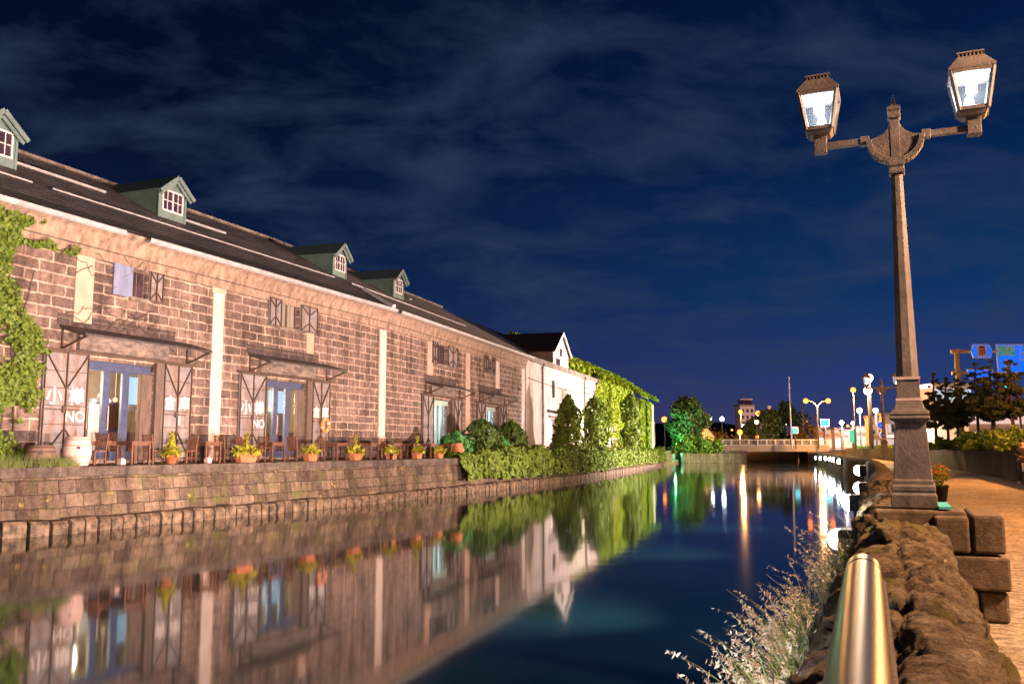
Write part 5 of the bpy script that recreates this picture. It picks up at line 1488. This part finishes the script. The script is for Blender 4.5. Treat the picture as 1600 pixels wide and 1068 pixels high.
tree("canal_tree", (a.x, a.y, 1.6), 11, blob_crown(3.7, 6.3, 2.3, 38, 1.25), 6500, .42, M["leaf_far"], "round leafy tree lit green from below, at the end of the left bank", 6.5, .25)
t = empty("tree_uplight", (a.x - 3.4, a.y - 5.5, 1.6), 0, "small green uplight at the foot of the tree beyond the last warehouse", "uplight", "terrace uplights")
MB().lathe([(.1, 0), (.1, .15), (.16, .3), (.16, .4)], 10).build("housing", M["black_trim"], t)
light("uplight_beam", "POINT", (0, 0, 1.2), 6500, (.2, 1, .5), t, .2)
def bush(px, py, Y, w, h, n, size, m, label, zb=2.0, name="shrub"):
    p = at_Y(px, py, Y); t = empty(name, (p.x, Y, zb), 0, label, "shrub")
    mb = MB(); sd_ = random.random() * 99
    cl = [(random.uniform(-w, w) * .8, random.uniform(-w, w) * .5, random.random() * h * .7, random.uniform(.25, .5) * min(w, h)) for _ in range(16)]
    for i in range(n):
        x, y, z_, r = random.choice(cl); d = Vector((random.gauss(0, 1), random.gauss(0, 1), random.gauss(0, 1))).normalized() * r * random.uniform(.5, 1.1)
        q = (x + d.x, y + d.y, max(.05, z_ + d.z + .1)); mb.leaf(q, size, d)
    mb.build("foliage", m, t)
    mb = MB()
    for x, y, z_, r in cl[:8]: mb.tube([(x * .3, y * .3, 0), (x * .7, y * .7, z_ * .6), (x, y, z_)], .03, 4)
    mb.build("stems", M["twig"], t); return t
bush(1085, 700, 146, 2.8, 3.2, 1500, .38, M["leaf_hedge"], "spreading green bush on the landing at the foot of the green lit tree", 1.5)
bush(1110, 704, 145, 2.6, 2.6, 1200, .36, M["leaf_hedge"], "drooping bush on the landing, nearer the bridge's left end", 1.4)
bush(1062, 704, 141, 1.5, 2.2, 700, .34, M["leaf_dark"], "dark low bush where the left quay turns", 1.6)
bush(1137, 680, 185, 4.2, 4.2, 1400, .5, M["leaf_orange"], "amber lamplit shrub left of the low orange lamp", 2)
for px, Y, w, h, lb in ((1180, 200, 3.6, 6.0, "dark roadside tree left of a close pair behind the bridge"), (1199, 196, 4.0, 8.0, "dark roadside tree right of a close pair behind the bridge"), (1226, 205, 4.6, 10.5, "taller olive tree behind the bridge, just left of the white pole")):
    p = at_Y(px, 690, Y); tree("roadside_tree", (p.x, Y, 2), h, blob_crown(w, h * .72, h * .22, 26, w * .36), 2600, .55, M["leaf_far"], lb, h * .6, .2, "trees behind the bridge")
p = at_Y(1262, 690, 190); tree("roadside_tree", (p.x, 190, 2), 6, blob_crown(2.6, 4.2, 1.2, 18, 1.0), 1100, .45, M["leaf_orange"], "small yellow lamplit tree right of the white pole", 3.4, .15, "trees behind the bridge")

# pines on the bank above the retaining wall
def pine(px, Y, h, n, lab, spread=1.6, base=.38, lean=0.0):
    p = at_Y(px, 690, Y); cr = []
    tiers = 11
    for i in range(tiers):
        f = i / (tiers - 1); z_ = h * (base + (1 - base) * f); w = spread * (1 - f) ** .75 + .10
        for k in range(max(2, int(13 * (1 - f) + 1))):
            a = random.uniform(0, 6.3); q = random.uniform(.35, 1.0)
            cr.append((lean + math.cos(a) * w * q, math.sin(a) * w * q, z_ + random.uniform(-.2, .2), random.uniform(.17, .32) * (1.1 - .6 * f)))
    cr += [(lean, 0, h * (.9 + .03 * i), .10 - .02 * i) for i in range(4)]
    return tree("pine_tree", (p.x, Y, STREET), h, cr, int(n * 1.7), .125, M["needle"], lab, h * .90, .10, "pines on the promenade bank", 14, lean, .5)
pine(1463, 57, 4.6, 2600, "low dense pine nearest the big lamp's shaft", 1.25, .34)
pine(1482, 55, 4.4, 2600, "low pine left of the cream sign pole", 1.15, .36)
pine(1497, 60, 4.8, 2400, "dark pine directly behind the cream sign pole", 1.2, .40)
pine(1530, 52, 4.8, 3600, "tall pine just right of the cream sign pole, its tip below the pentagon route sign", 1.5, .40)
pine(1552, 48, 4.5, 3400, "pine with a thick leaning trunk in the middle of the right hand group", 1.3, .42, .25)
pine(1584, 46, 4.5, 3600, "big warm lit pine at the right edge of the picture under the blue road sign", 1.35, .40)
# spreading juniper hedge on top of the retaining wall
for i, (px, Y, w, h, mk, lb) in enumerate(((1468, 58, 1.3, .55, "leaf_hedge", "low yellow green ground shrub on the wall beside the big lamp"), (1492, 54, 1.5, .65, "leaf_hedge", "low yellow green ground shrub below the cream sign pole"), (1520, 49, 1.5, .9, "leaf_dark", "dark spreading shrub on the wall right of the cream sign pole"),
                          (1548, 45, 1.4, 1.0, "leaf_dark", "dark spreading shrub on the wall under the leaning pine"), (1575, 42, 1.5, .95, "leaf_hedge", "spreading shrub on the wall near the picture's right edge"), (1602, 40, 1.6, 1.0, "leaf_hedge", "spreading shrub on the wall cut by the picture's right edge"),
                          (1545, 43, 1.2, .4, "leaf_bright", "low bright yellow green shrub trailing over the wall top"))):
    bush(px, 690, Y, w, h, 1500, .15, M[mk], lb, STREET, "low_shrub")
# low ground cover along the wall top farther along
mb = MB(); nrq = normals(RQ); idx = [i for i in range(len(RQ)) if 58 < RQ[i].y < 142]
for k in range(4200):
    i = random.choice(idx); c = RQ[i] + nrq[i] * (OFF + random.uniform(.3, 1.6))
    mb.leaf((c.x + random.uniform(-.3, .3), c.y + random.uniform(-.3, .3), STREET + random.uniform(.05, .38)), .22, (0, 0, 1))
tag(mb.build("ground_cover", M["leaf_hedge"]), "strip of low ground cover on the far retaining wall top", "ground cover", None, "stuff")
# ------------------------------------------------------------------ road sign gantry
p = at_Y(1503, 690, 64)
gn = empty("road_sign_gantry", (p.x, p.y, STREET), 0, "cream steel pole with two arms carrying blue road signs on the right", "road sign")
zt = at_Y(1503, 546, 64).z - STREET
MB().lathe([(.22, 0), (.17, zt - .02), (.10, zt + .04)], 12).build("pole", M["yellowpole"], gn, True)
for py in (549, 583):
    zz = at_Y(1503, py, 64).z - STREET
    mb = MB(); mb.bar((-.42, 0, zz), (.6, 0, zz), .2, .24); mb.bar((.6, 0, zz), (8.5, 0, zz), .16, .16); mb.lathe([(.30, zz - .14), (.30, zz + .14)], 10); mb.build("arm", M["yellowpole"], gn)
M["signblue"] = glow("glowing_blue_sign_face", (.012, .13, .80), 1.25)  # emission replaces light falling on the sign; no lamp inside
M["signwhite"] = mat("white_sign_face", (.80, .78, .82), (.72, .70, .74), .5, scale=3, bump=0)
M["signgreen"] = glow("glowing_green_sign_face", (.01, .27, .22), 1.0)  # green panel also glows in place of light shining on it
def sign_xy(px, py): q = at_Y(px, py, 63.6); return q.x - p.x, q.z - STREET
# pentagon-ended route sign
(xa, za), (xb, zb) = sign_xy(1519, 559), sign_xy(1552, 537); zm = (za + zb) / 2
def plate(poly, y0, y1, m, nm, par): 
    mb = MB(); mb.extrude(poly, lambda a, z_: (a, y0, z_), lambda a, z_: (a, y1, z_)); return mb.build(nm, m, par)
w = xb - xa
hexp = [(xa + .10 * w, za), (xb - .10 * w, za), (xb, zm), (xb - .12 * w, zb), (xa + .12 * w, zb), (xa, zm)]
rs = plate(hexp, -.26, -.20, M["signwhite"], "route_sign", gn)
cx = (xa + xb) / 2
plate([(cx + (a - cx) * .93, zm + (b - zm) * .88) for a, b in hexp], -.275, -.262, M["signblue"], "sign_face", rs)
plate([(cx - .32, zm - .40), (cx + .32, zm - .40), (cx + .36, zm + .40), (cx - .36, zm + .40)], -.29, -.277, M["signwhite"], "sign_panel", rs)
mb = MB(); red = mat("dull_red_marking", (.45, .10, .10), (.3, .06, .07), .5, scale=3, bump=0)
for a, b, c, d in ((-.22, .24, .16, .24), (-.22, .06, -.02, .06), (-.03, .06, -.30, -.06), (-.2, -.1, -.26, -.1), (.1, .22, -.24, .08), (-.14, .16, .26, .32)): mb.box(cx + a, cx + b, -.302, -.293, zm + min(c, d) , zm + max(c, d) + .05)
mb.build("sign_marking", red, rs)
# big direction sign, running out of the picture
(xa, zb), (xb, za) = sign_xy(1558, 537), sign_xy(1640, 582)
ds = MB().box(xa, xb, -.26, -.20, za, zb).build("direction_sign", M["signwhite"], gn)
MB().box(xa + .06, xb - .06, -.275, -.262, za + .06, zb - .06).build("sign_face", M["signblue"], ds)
(ga, gz1), (gb_, gz0) = sign_xy(1560, 540), sign_xy(1587, 555)
MB().box(ga, gb_, -.29, -.277, gz0, gz1).build("sign_border", M["signwhite"], ds)
MB().box(ga + .04, gb_ - .04, -.30, -.292, gz0 + .04, gz1 - .04).build("green_panel", M["signgreen"], ds)
text_mesh("札樽道", .40, ds, ((ga + gb_) / 2, -.31, gz0 + .42), material=M["signwhite"])
text_mesh("SASSON", .19, ds, ((ga + gb_) / 2, -.31, gz0 + .15), material=M["signwhite"])
xt, zt_ = sign_xy(1592, 545)
text_mesh("フェリー", .44, ds, (xt, -.285, zt_ + .10), material=M["signwhite"], align="LEFT")
text_mesh("ターミナル", .44, ds, (xt, -.285, zt_ - .36), material=M["signwhite"], align="LEFT")
text_mesh("Ferry", .26, ds, (xt + .05, -.285, zt_ - .74), material=M["signwhite"], align="LEFT")
mb = MB(); xq, zq = sign_xy(1574, 570); mb.box(xq - .07, xq + .07, -.286, -.277, zq - .9, zq + .2); mb.add([(xq - .22, -.28, zq + .2), (xq + .22, -.28, zq + .2), (xq, -.28, zq + .5)], [(0, 1, 2)]); mb.build("arrow", M["signwhite"], ds)
(xa, zb), (xb, za) = sign_xy(1514, 576), sign_xy(1556, 592)
s3 = MB().box(xa, xb, -.10, -.04, za, zb).build("lower_sign", M["signwhite"], gn)
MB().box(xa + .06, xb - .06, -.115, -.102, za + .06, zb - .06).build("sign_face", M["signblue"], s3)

# round road signs in the far street
for px, py, Y, kind, lb in ((1376, 664, 95, "b", "round blue and white arrow sign, upper of two behind the distant gas lamp"), (1380, 679, 92, "b", "round blue and white arrow sign, lower of two behind the distant gas lamp"), (1364, 667, 99, "r", "round pale red sign on a post left of the blue arrow signs")):
    q = at_Y(px, py, Y); t = empty("round_road_sign", (q.x, Y, STREET), 0, lb, "road sign"); H = q.z - STREET
    MB().tube([(0, .06, 0), (0, .06, H + .3)], .05, 8).build("post", M["pole"], t)
    mb = MB(); mb.tube([(0, -.02, H), (0, .02, H)], .42, 18); d0 = mb.build("disc", M["signwhite"] if kind == "b" else red, t)
    mb = MB(); mb.tube([(0, -.035, H), (0, -.023, H)], .34, 18); f0 = mb.build("disc_face", M["signblue"] if kind == "b" else M["signwhite"], d0)
    if kind == "b": MB().bar((-.18, -.045, H - .16), (.18, -.045, H + .16), .012, .13, up=(0, 1, 0)).build("arrow", M["signwhite"], d0)

# tall white flagpole by the bridge
q = at_Y(1237, 690, 146); t = empty("flagpole", (q.x, 146, 2.3), 0, "tall thin white pole standing by the middle of the bridge", "pole"); H = at_Y(1235, 590, 146).z - 2.3
MB().tube([(0, 0, 0), (-.1, 0, H)], [.16, .10], 8).build("mast", M["white_paint"], t); MB().sphere((-.1, 0, H + .1), .16, 10).build("ball", M["white_paint"], t)
for px, py, Y, lb in ((1254, 634, 190, "thin pale mast with short rungs right of the white pole"), (1270, 645, 195, "short pale post left of the double street lamp"), (1294, 658, 186, "short pale post beside the cyan sign")):
    q = at_Y(px, py, Y); t = empty("mast", (q.x, Y, 2), 0, lb, "mast"); MB().tube([(0, 0, 0), (0, 0, q.z - 2)], [.22, .12], 6).build("pole", M["pole"], t)
    mb = MB()
    for i in range(4): mb.bar((-.5, 0, (q.z - 2) * (.6 + i * .1)), (.5, 0, (q.z - 2) * (.6 + i * .1)), .08)
    mb.build("rung", M["pole"], t)

# ------------------------------------------------------------------ far buildings
def building(name, px0, px1, py_top, Y, depth, wallm, label, roofm=None, windows=(), zb=2.0, roof_h=.5):
    a = at_Y(px0, py_top, Y); b = at_Y(px1, py_top, Y)
    t = empty(name, (a.x, Y, zb), 0, label, "building"); w_ = b.x - a.x; H = a.z - zb
    MB().box(0, w_, 0, depth, 0, H).build("wall", wallm, t)
    MB().box(-.2, w_ + .2, -.2, depth + .2, H + .004, H + roof_h).build("roof", roofm or M["coping_grey"], t)
    for (x0, x1, z0, z1, m) in windows:
        f = MB().box(w_ * x0 - .06, w_ * x1 + .06, -.05, -.003, H * z0 - .06, H * z1 + .06).build("window", M["white_paint"], t)
        MB().box(w_ * x0, w_ * x1, -.08, -.053, H * z0, H * z1).build("pane", m, f)
    return t, w_, H
litwarm = glow("lit_shop_window", (1.0, .66, .36), 1.5); litwhite = glow("lit_white_window", (1.0, .88, .78), 1.6); litcyan = glow("lit_cyan_sign", (.08, .85, 1.0), 2.2); litgreen = glow("lit_green_sign", (.12, .75, .45), 1.1); litpink = glow("lit_pink_window", (1.0, .66, .58), .9)
pale = mat("pale_lilac_tower_wall", (.55, .46, .55), (.42, .34, .42), .8, scale=.4, bump=.1)
t, w_, H = building("lit_tower", 1156, 1179, 634, 262, 6, pale, "pale lilac tower building with a stepped crown, behind the bridge", None, [(.12 + .3 * i, .28 + .3 * i, .25 + .15 * j, .33 + .15 * j, M["darkglass"]) for i in range(3) for j in range(5)])
MB().box(.8, w_ - .6, 1, 5, H + .51, H + 1.8).build("crown", M["darkglass"], t); MB().box(.5, w_ - .3, .7, 5.3, H + 1.81, H + 2.2).build("crown_cap", pale, t)
MB().tube([(w_ * .3, 3, H + 2.2), (w_ * .3, 3, H + 4.6)], .10, 6).tube([(w_ * .75, 3, H + 2.2), (w_ * .75, 3, H + 5.4)], .08, 6).build("antenna", M["pole"], t)
light("tower_light", "SPOT", (at_Y(1167, 690, 240).x, 240, 3), 9000, (1, .8, .85), None, .3, (at_Y(1167, 650, 262).x, 262, 10), 60)
t, w_, H = building("low_block", 1192, 1214, 656, 255, 8, pale, "low pale block with a chimney behind the dark roadside trees", None, [(.15 + .28 * i, .33 + .28 * i, .5, .75, litpink) for i in range(3)])
MB().box(w_ * .55, w_ * .75, 2, 3, H + .5, H + 4.2).build("chimney", pale, t)
# gabled hut by the green tree
q = at_Y(1089, 672, 178); t = empty("gabled_hut", (q.x, 178, 2), 0, "small pinkish gabled hut behind the bushes right of the green lit tree", "hut")
MB().add([(0, 0, 0), (3.4, 0, 0), (3.4, 0, 2.6), (1.7, 0, 4.6), (0, 0, 2.6), (0, 6, 0), (3.4, 6, 0), (3.4, 6, 2.6), (1.7, 6, 4.6), (0, 6, 2.6)], [(0, 1, 2, 3, 4), (9, 8, 7, 6, 5), (0, 4, 9, 5), (1, 6, 7, 2)]).build("wall", M["pilaster"], t)
MB().add([(-.4, -.3, 2.35), (1.7, -.3, 4.75), (1.7, 6.3, 4.75), (-.4, 6.3, 2.35), (3.8, -.3, 2.35), (3.8, 6.3, 2.35), (-.4, -.3, 2.2), (1.7, -.3, 4.6), (3.8, -.3, 2.2)], [(0, 1, 2, 3), (1, 4, 5, 2), (0, 6, 7, 1), (1, 7, 8, 4)]).build("roof", M["coping_grey"], t)
MB().box(1.3, 2.1, -.05, -.003, 1.2, 2.2).build("window", litwarm, t)
# row of lit shops
rr = random.Random(11)
shops = [(1277, 1291, 668, 186, litwhite, "long lit shop front at the left end of the row over the canal wall"), (1291, 1304, 672, 184, litwarm, "second lit shop front in the row, amber windows under a plain fascia"), (1304, 1318, 670, 182, litwhite, "third lit shop front in the row, whitish windows left of the green sign"), (1318, 1330, 673, 180, litwarm, "fourth lit shop front in the row, immediately left of the green sign"), (1338, 1356, 668, 178, litwarm, "lit shop front right of the green sign with tall amber windows"), (1362, 1381, 652, 150, litpink, "two storey pink lit shop behind the round road signs"), (1381, 1402, 648, 148, litpink, "two storey pink lit shop half hidden behind the big lamp's shaft")]
for a, b, py, Y, gm_, lb in shops:
    nwin = 4; ws = []
    for i in range(nwin):
        ws.append((.04 + i * .24, .04 + i * .24 + .19, .12, .52 if py > 660 else .30, gm_))
        if py < 660: ws.append((.04 + i * .24, .04 + i * .24 + .17, .50, .74, gm_ if rr.random() < .6 else M["darkglass"]))
    t, w_, H = building("lit_shop", a, b, py, Y, 3, M["pinkplaster"], lb, None, ws, 2.0, .35)
    MB().box(.1, w_ - .1, -.35, -.09, H * .66 if py > 660 else H * .36, H * .80 if py > 660 else H * .43).build("fascia", rr.choice([litwhite, litpink, M["signwhite"], M["terracotta"]]), t)
for px, py, Y, w_, h_, m, lb in ((1333, 681, 150, 1.1, 2.0, litgreen, "small lit green panel sign in a white frame among the shops"), (1289, 660, 176, 1.5, 1.2, litcyan, "glowing cyan sign right of the double street lamp"), (1243, 672, 150, .7, .9, litcyan, "small glowing cyan signboard behind the bridge railing, right of the white pole")):
    q = at_Y(px, py, Y); t = empty("lit_sign", (q.x, Y, 2.2), 0, lb, "sign"); H = q.z - 2.2
    MB().box(-w_ / 2 - .12, w_ / 2 + .12, 0, .2, H - h_ / 2 - .12, H + h_ / 2 + .12).build("frame", M["signwhite"], t); MB().box(-w_ / 2, w_ / 2, -.06, -.004, H - h_ / 2, H + h_ / 2).build("panel", m, t)
    MB().tube([(0, .1, 0), (0, .1, H - h_ / 2 - .12)], .09, 6).build("post", M["pole"], t)
# white building behind the pines
t, w_, H = building("white_block", 1458, 1515, 604, 125, 4.2, M["signwhite"], "white flat roofed block behind the pines, right of the big lamp's shaft", M["signwhite"], [(.06 + .23 * i, .06 + .23 * i + .17, .08, .34, litpink) for i in range(4)] + [(.06 + .23 * i, .06 + .23 * i + .17, .46, .62, M["darkglass"]) for i in range(4)])
MB().box(-.06, -.003, .1, 4.1, H * .62, H * .99).build("side_fascia", M["terracotta"], t); MB().box(w_ * .03, w_, -.3, -.003, H * .78, H * .96).build("parapet_sign", glow("lit_white_parapet", (.85, .9, 1), .75), t)
t, w_, H = building("lit_store", 1512, 1640, 634, 112, 14, M["pilaster"], "long lit store front seen between the pine trunks at the right", M["coping_grey"], [(.02 + .105 * i, .02 + .105 * i + .085, .06, .42, litwhite if i % 3 else litwarm) for i in range(9)])
MB().box(0, w_, -.5, -.003, H * .60, H * .84).build("fascia", litpink, t)
for px, py, Y, lb in ((1542, 650, 78, "traffic light glowing cyan green between the pine trunks"), (1578, 603, 70, "traffic light glowing cyan high in the right hand pine")):
    q = at_Y(px, py, Y); t = empty("traffic_light", (q.x, Y, STREET), 0, lb, "traffic light"); H = q.z - STREET
    MB().tube([(.75, .2, 0), (.75, .2, H + .3)], .09, 8).tube([(.75, .2, H), (0, .2, H)], .05, 6).build("post", M["pole"], t)
    MB().box(-.55, .55, -.12, .15, -.2 + H, .2 + H).build("housing", M["black_trim"], t, bevel=.05)
    for i, x in enumerate((-.35, 0, .35)): MB().sphere((x, -.13, H), .145, 10).build("signal_lens", litcyan if i == 0 else M["black_trim"], t, True)

# ------------------------------------------------------------------ person at the right edge of the path
def skin_person(loc, rz, label):
    t = empty("person", loc, rz, label, "person")
    J = {"pel": (0, 0, .88, .14), "wst": (0, 0, 1.05, .135), "chest": (0, -.01, 1.28, .16), "nk": (0, 0, 1.44, .06), "hd0": (0, -.02, 1.54, .085), "hd1": (0, -.02, 1.64, .08),
         "shL": (-.18, 0, 1.38, .065), "elL": (-.25, -.05, 1.10, .048), "wrL": (-.08, -.26, 1.04, .034), "haL": (-.02, -.30, 1.05, .035),
         "shR": (.18, 0, 1.38, .065), "elR": (.25, -.05, 1.10, .048), "wrR": (.08, -.26, 1.02, .034), "haR": (.02, -.30, 1.02, .035),
         "hpL": (-.095, 0, .84, .10), "knL": (-.13, -.10, .47, .065), "anL": (-.16, -.10, .08, .045), "toL": (-.17, -.26, .04, .04),
         "hpR": (.095, 0, .84, .10), "knR": (.10, .03, .46, .065), "anR": (.10, .10, .08, .045), "toR": (.11, -.05, .04, .04)}
    E = [("pel", "wst"), ("wst", "chest"), ("chest", "nk"), ("nk", "hd0"), ("hd0", "hd1"), ("chest", "shL"), ("shL", "elL"), ("elL", "wrL"), ("wrL", "haL"), ("chest", "shR"), ("shR", "elR"), ("elR", "wrR"), ("wrR", "haR"),
         ("pel", "hpL"), ("hpL", "knL"), ("knL", "anL"), ("anL", "toL"), ("pel", "hpR"), ("hpR", "knR"), ("knR", "anR"), ("anR", "toR")]
    def grow(names, mats, nm, extra=0.0, parent=None):
        ks = [k for k in J if k in names]; idx = {k: i for i, k in enumerate(ks)}
        me = bpy.data.meshes.new(nm); me.from_pydata([J[k][:3] for k in ks], [(idx[a], idx[b]) for a, b in E if a in idx and b in idx], [])
        o = bpy.data.objects.new(nm, me); COL.objects.link(o)
        s = o.modifiers.new("skin", "SKIN"); sd_ = o.modifiers.new("sub", "SUBSURF"); sd_.levels = 2; sd_.render_levels = 2
        for k in ks: v = me.skin_vertices[0].data[idx[k]]; v.radius = (J[k][3] + extra, J[k][3] + extra); v.use_root = k == ks[0]
        dg = bpy.context.evaluated_depsgraph_get(); m2 = bpy.data.meshes.new_from_object(o.evaluated_get(dg)); bpy.data.objects.remove(o)
        m2.materials.clear(); m2.materials.append(mats); m2.polygons.foreach_set("use_smooth", [True] * len(m2.polygons))
        q = bpy.data.objects.new(nm, m2); COL.objects.link(q); q.parent = parent; return q
    sk = mat("skin", (.55, .30, .20), (.45, .24, .16), .5, scale=5, bump=0)
    body = grow(set(J), sk, "body", 0, t)
    grow({"pel", "wst", "chest", "shL", "elL", "shR", "elR", "wrL", "wrR"}, mat("dark_jacket_cloth", (.03, .022, .024), (.018, .014, .016), .85, scale=9, bump=.2), "jacket", .022, t)
    grow({"pel", "hpL", "knL", "anL", "hpR", "knR", "anR"}, mat("dark_trouser_cloth", (.05, .05, .06), (.03, .03, .04), .85, scale=9, bump=.2), "trousers", .016, t)
    for s, y in ((-1, -.19), (1, .03)):
        MB().lathe([(.055, 0), (.06, .04), (.045, .09)], 12, (s * .14 - (.03 if s < 0 else .04), y, 0), 0, 0, 1, 2.3).build("shoe", M["white_paint"], t, True)
    mb = MB(); mb.sphere((0, -.005, 1.67), .105, 14, 0, .8); mb.build("hair", M["black_trim"], t, True)
    mb = MB(); mb.sphere((-.033, -.098, 1.625), .010, 8); mb.sphere((.033, -.098, 1.625), .010, 8); mb.bar((-.025, -.098, 1.545), (.025, -.098, 1.545), .008, .012); mb.build("eyes_and_mouth", M["black_trim"], t)
    MB().add([(-.012, -.095, 1.575), (.012, -.095, 1.575), (0, -.122, 1.575), (0, -.095, 1.62)], [(0, 1, 2), (0, 2, 3), (2, 1, 3)]).build("nose", sk, t)
    # fingers of both hands closed on the strap of a pale bag
    mb = MB()
    for s in (-1, 1):
        for i in range(4): mb.tube([(s * .02, -.315, 1.055 - i * .018 - (.02 if s > 0 else 0)), (s * -.015, -.335, 1.05 - i * .018 - (.02 if s > 0 else 0)), (s * -.035, -.32, 1.048 - i * .018 - (.02 if s > 0 else 0))], [.010, .009, .007], 6)
        mb.tube([(s * .03, -.29, 1.08), (s * .0, -.31, 1.09)], [.011, .008], 6)
    mb.build("fingers", sk, t, True)
    return t
q = Vector((20.1, 35.8, PATH))
skin_person((q.x + .12, q.y, PATH), -.5, "person in dark jacket and white shoes standing by the ribbed wall, holding a pale bag")
b = empty("shoulder_bag", (q.x + .0, q.y - .40, PATH + .45), -.5, "pale bag hanging from the hands of the person at the right edge", "bag")
MB().box(-.13, .13, -.04, .04, 0, .36).build("body", M["white_paint"], b, bevel=.02)
MB().tube([(-.09, 0, .36), (-.05, 0, .56), (.05, 0, .56), (.09, 0, .36)], .012, 6).build("strap", M["oldwood"], b)
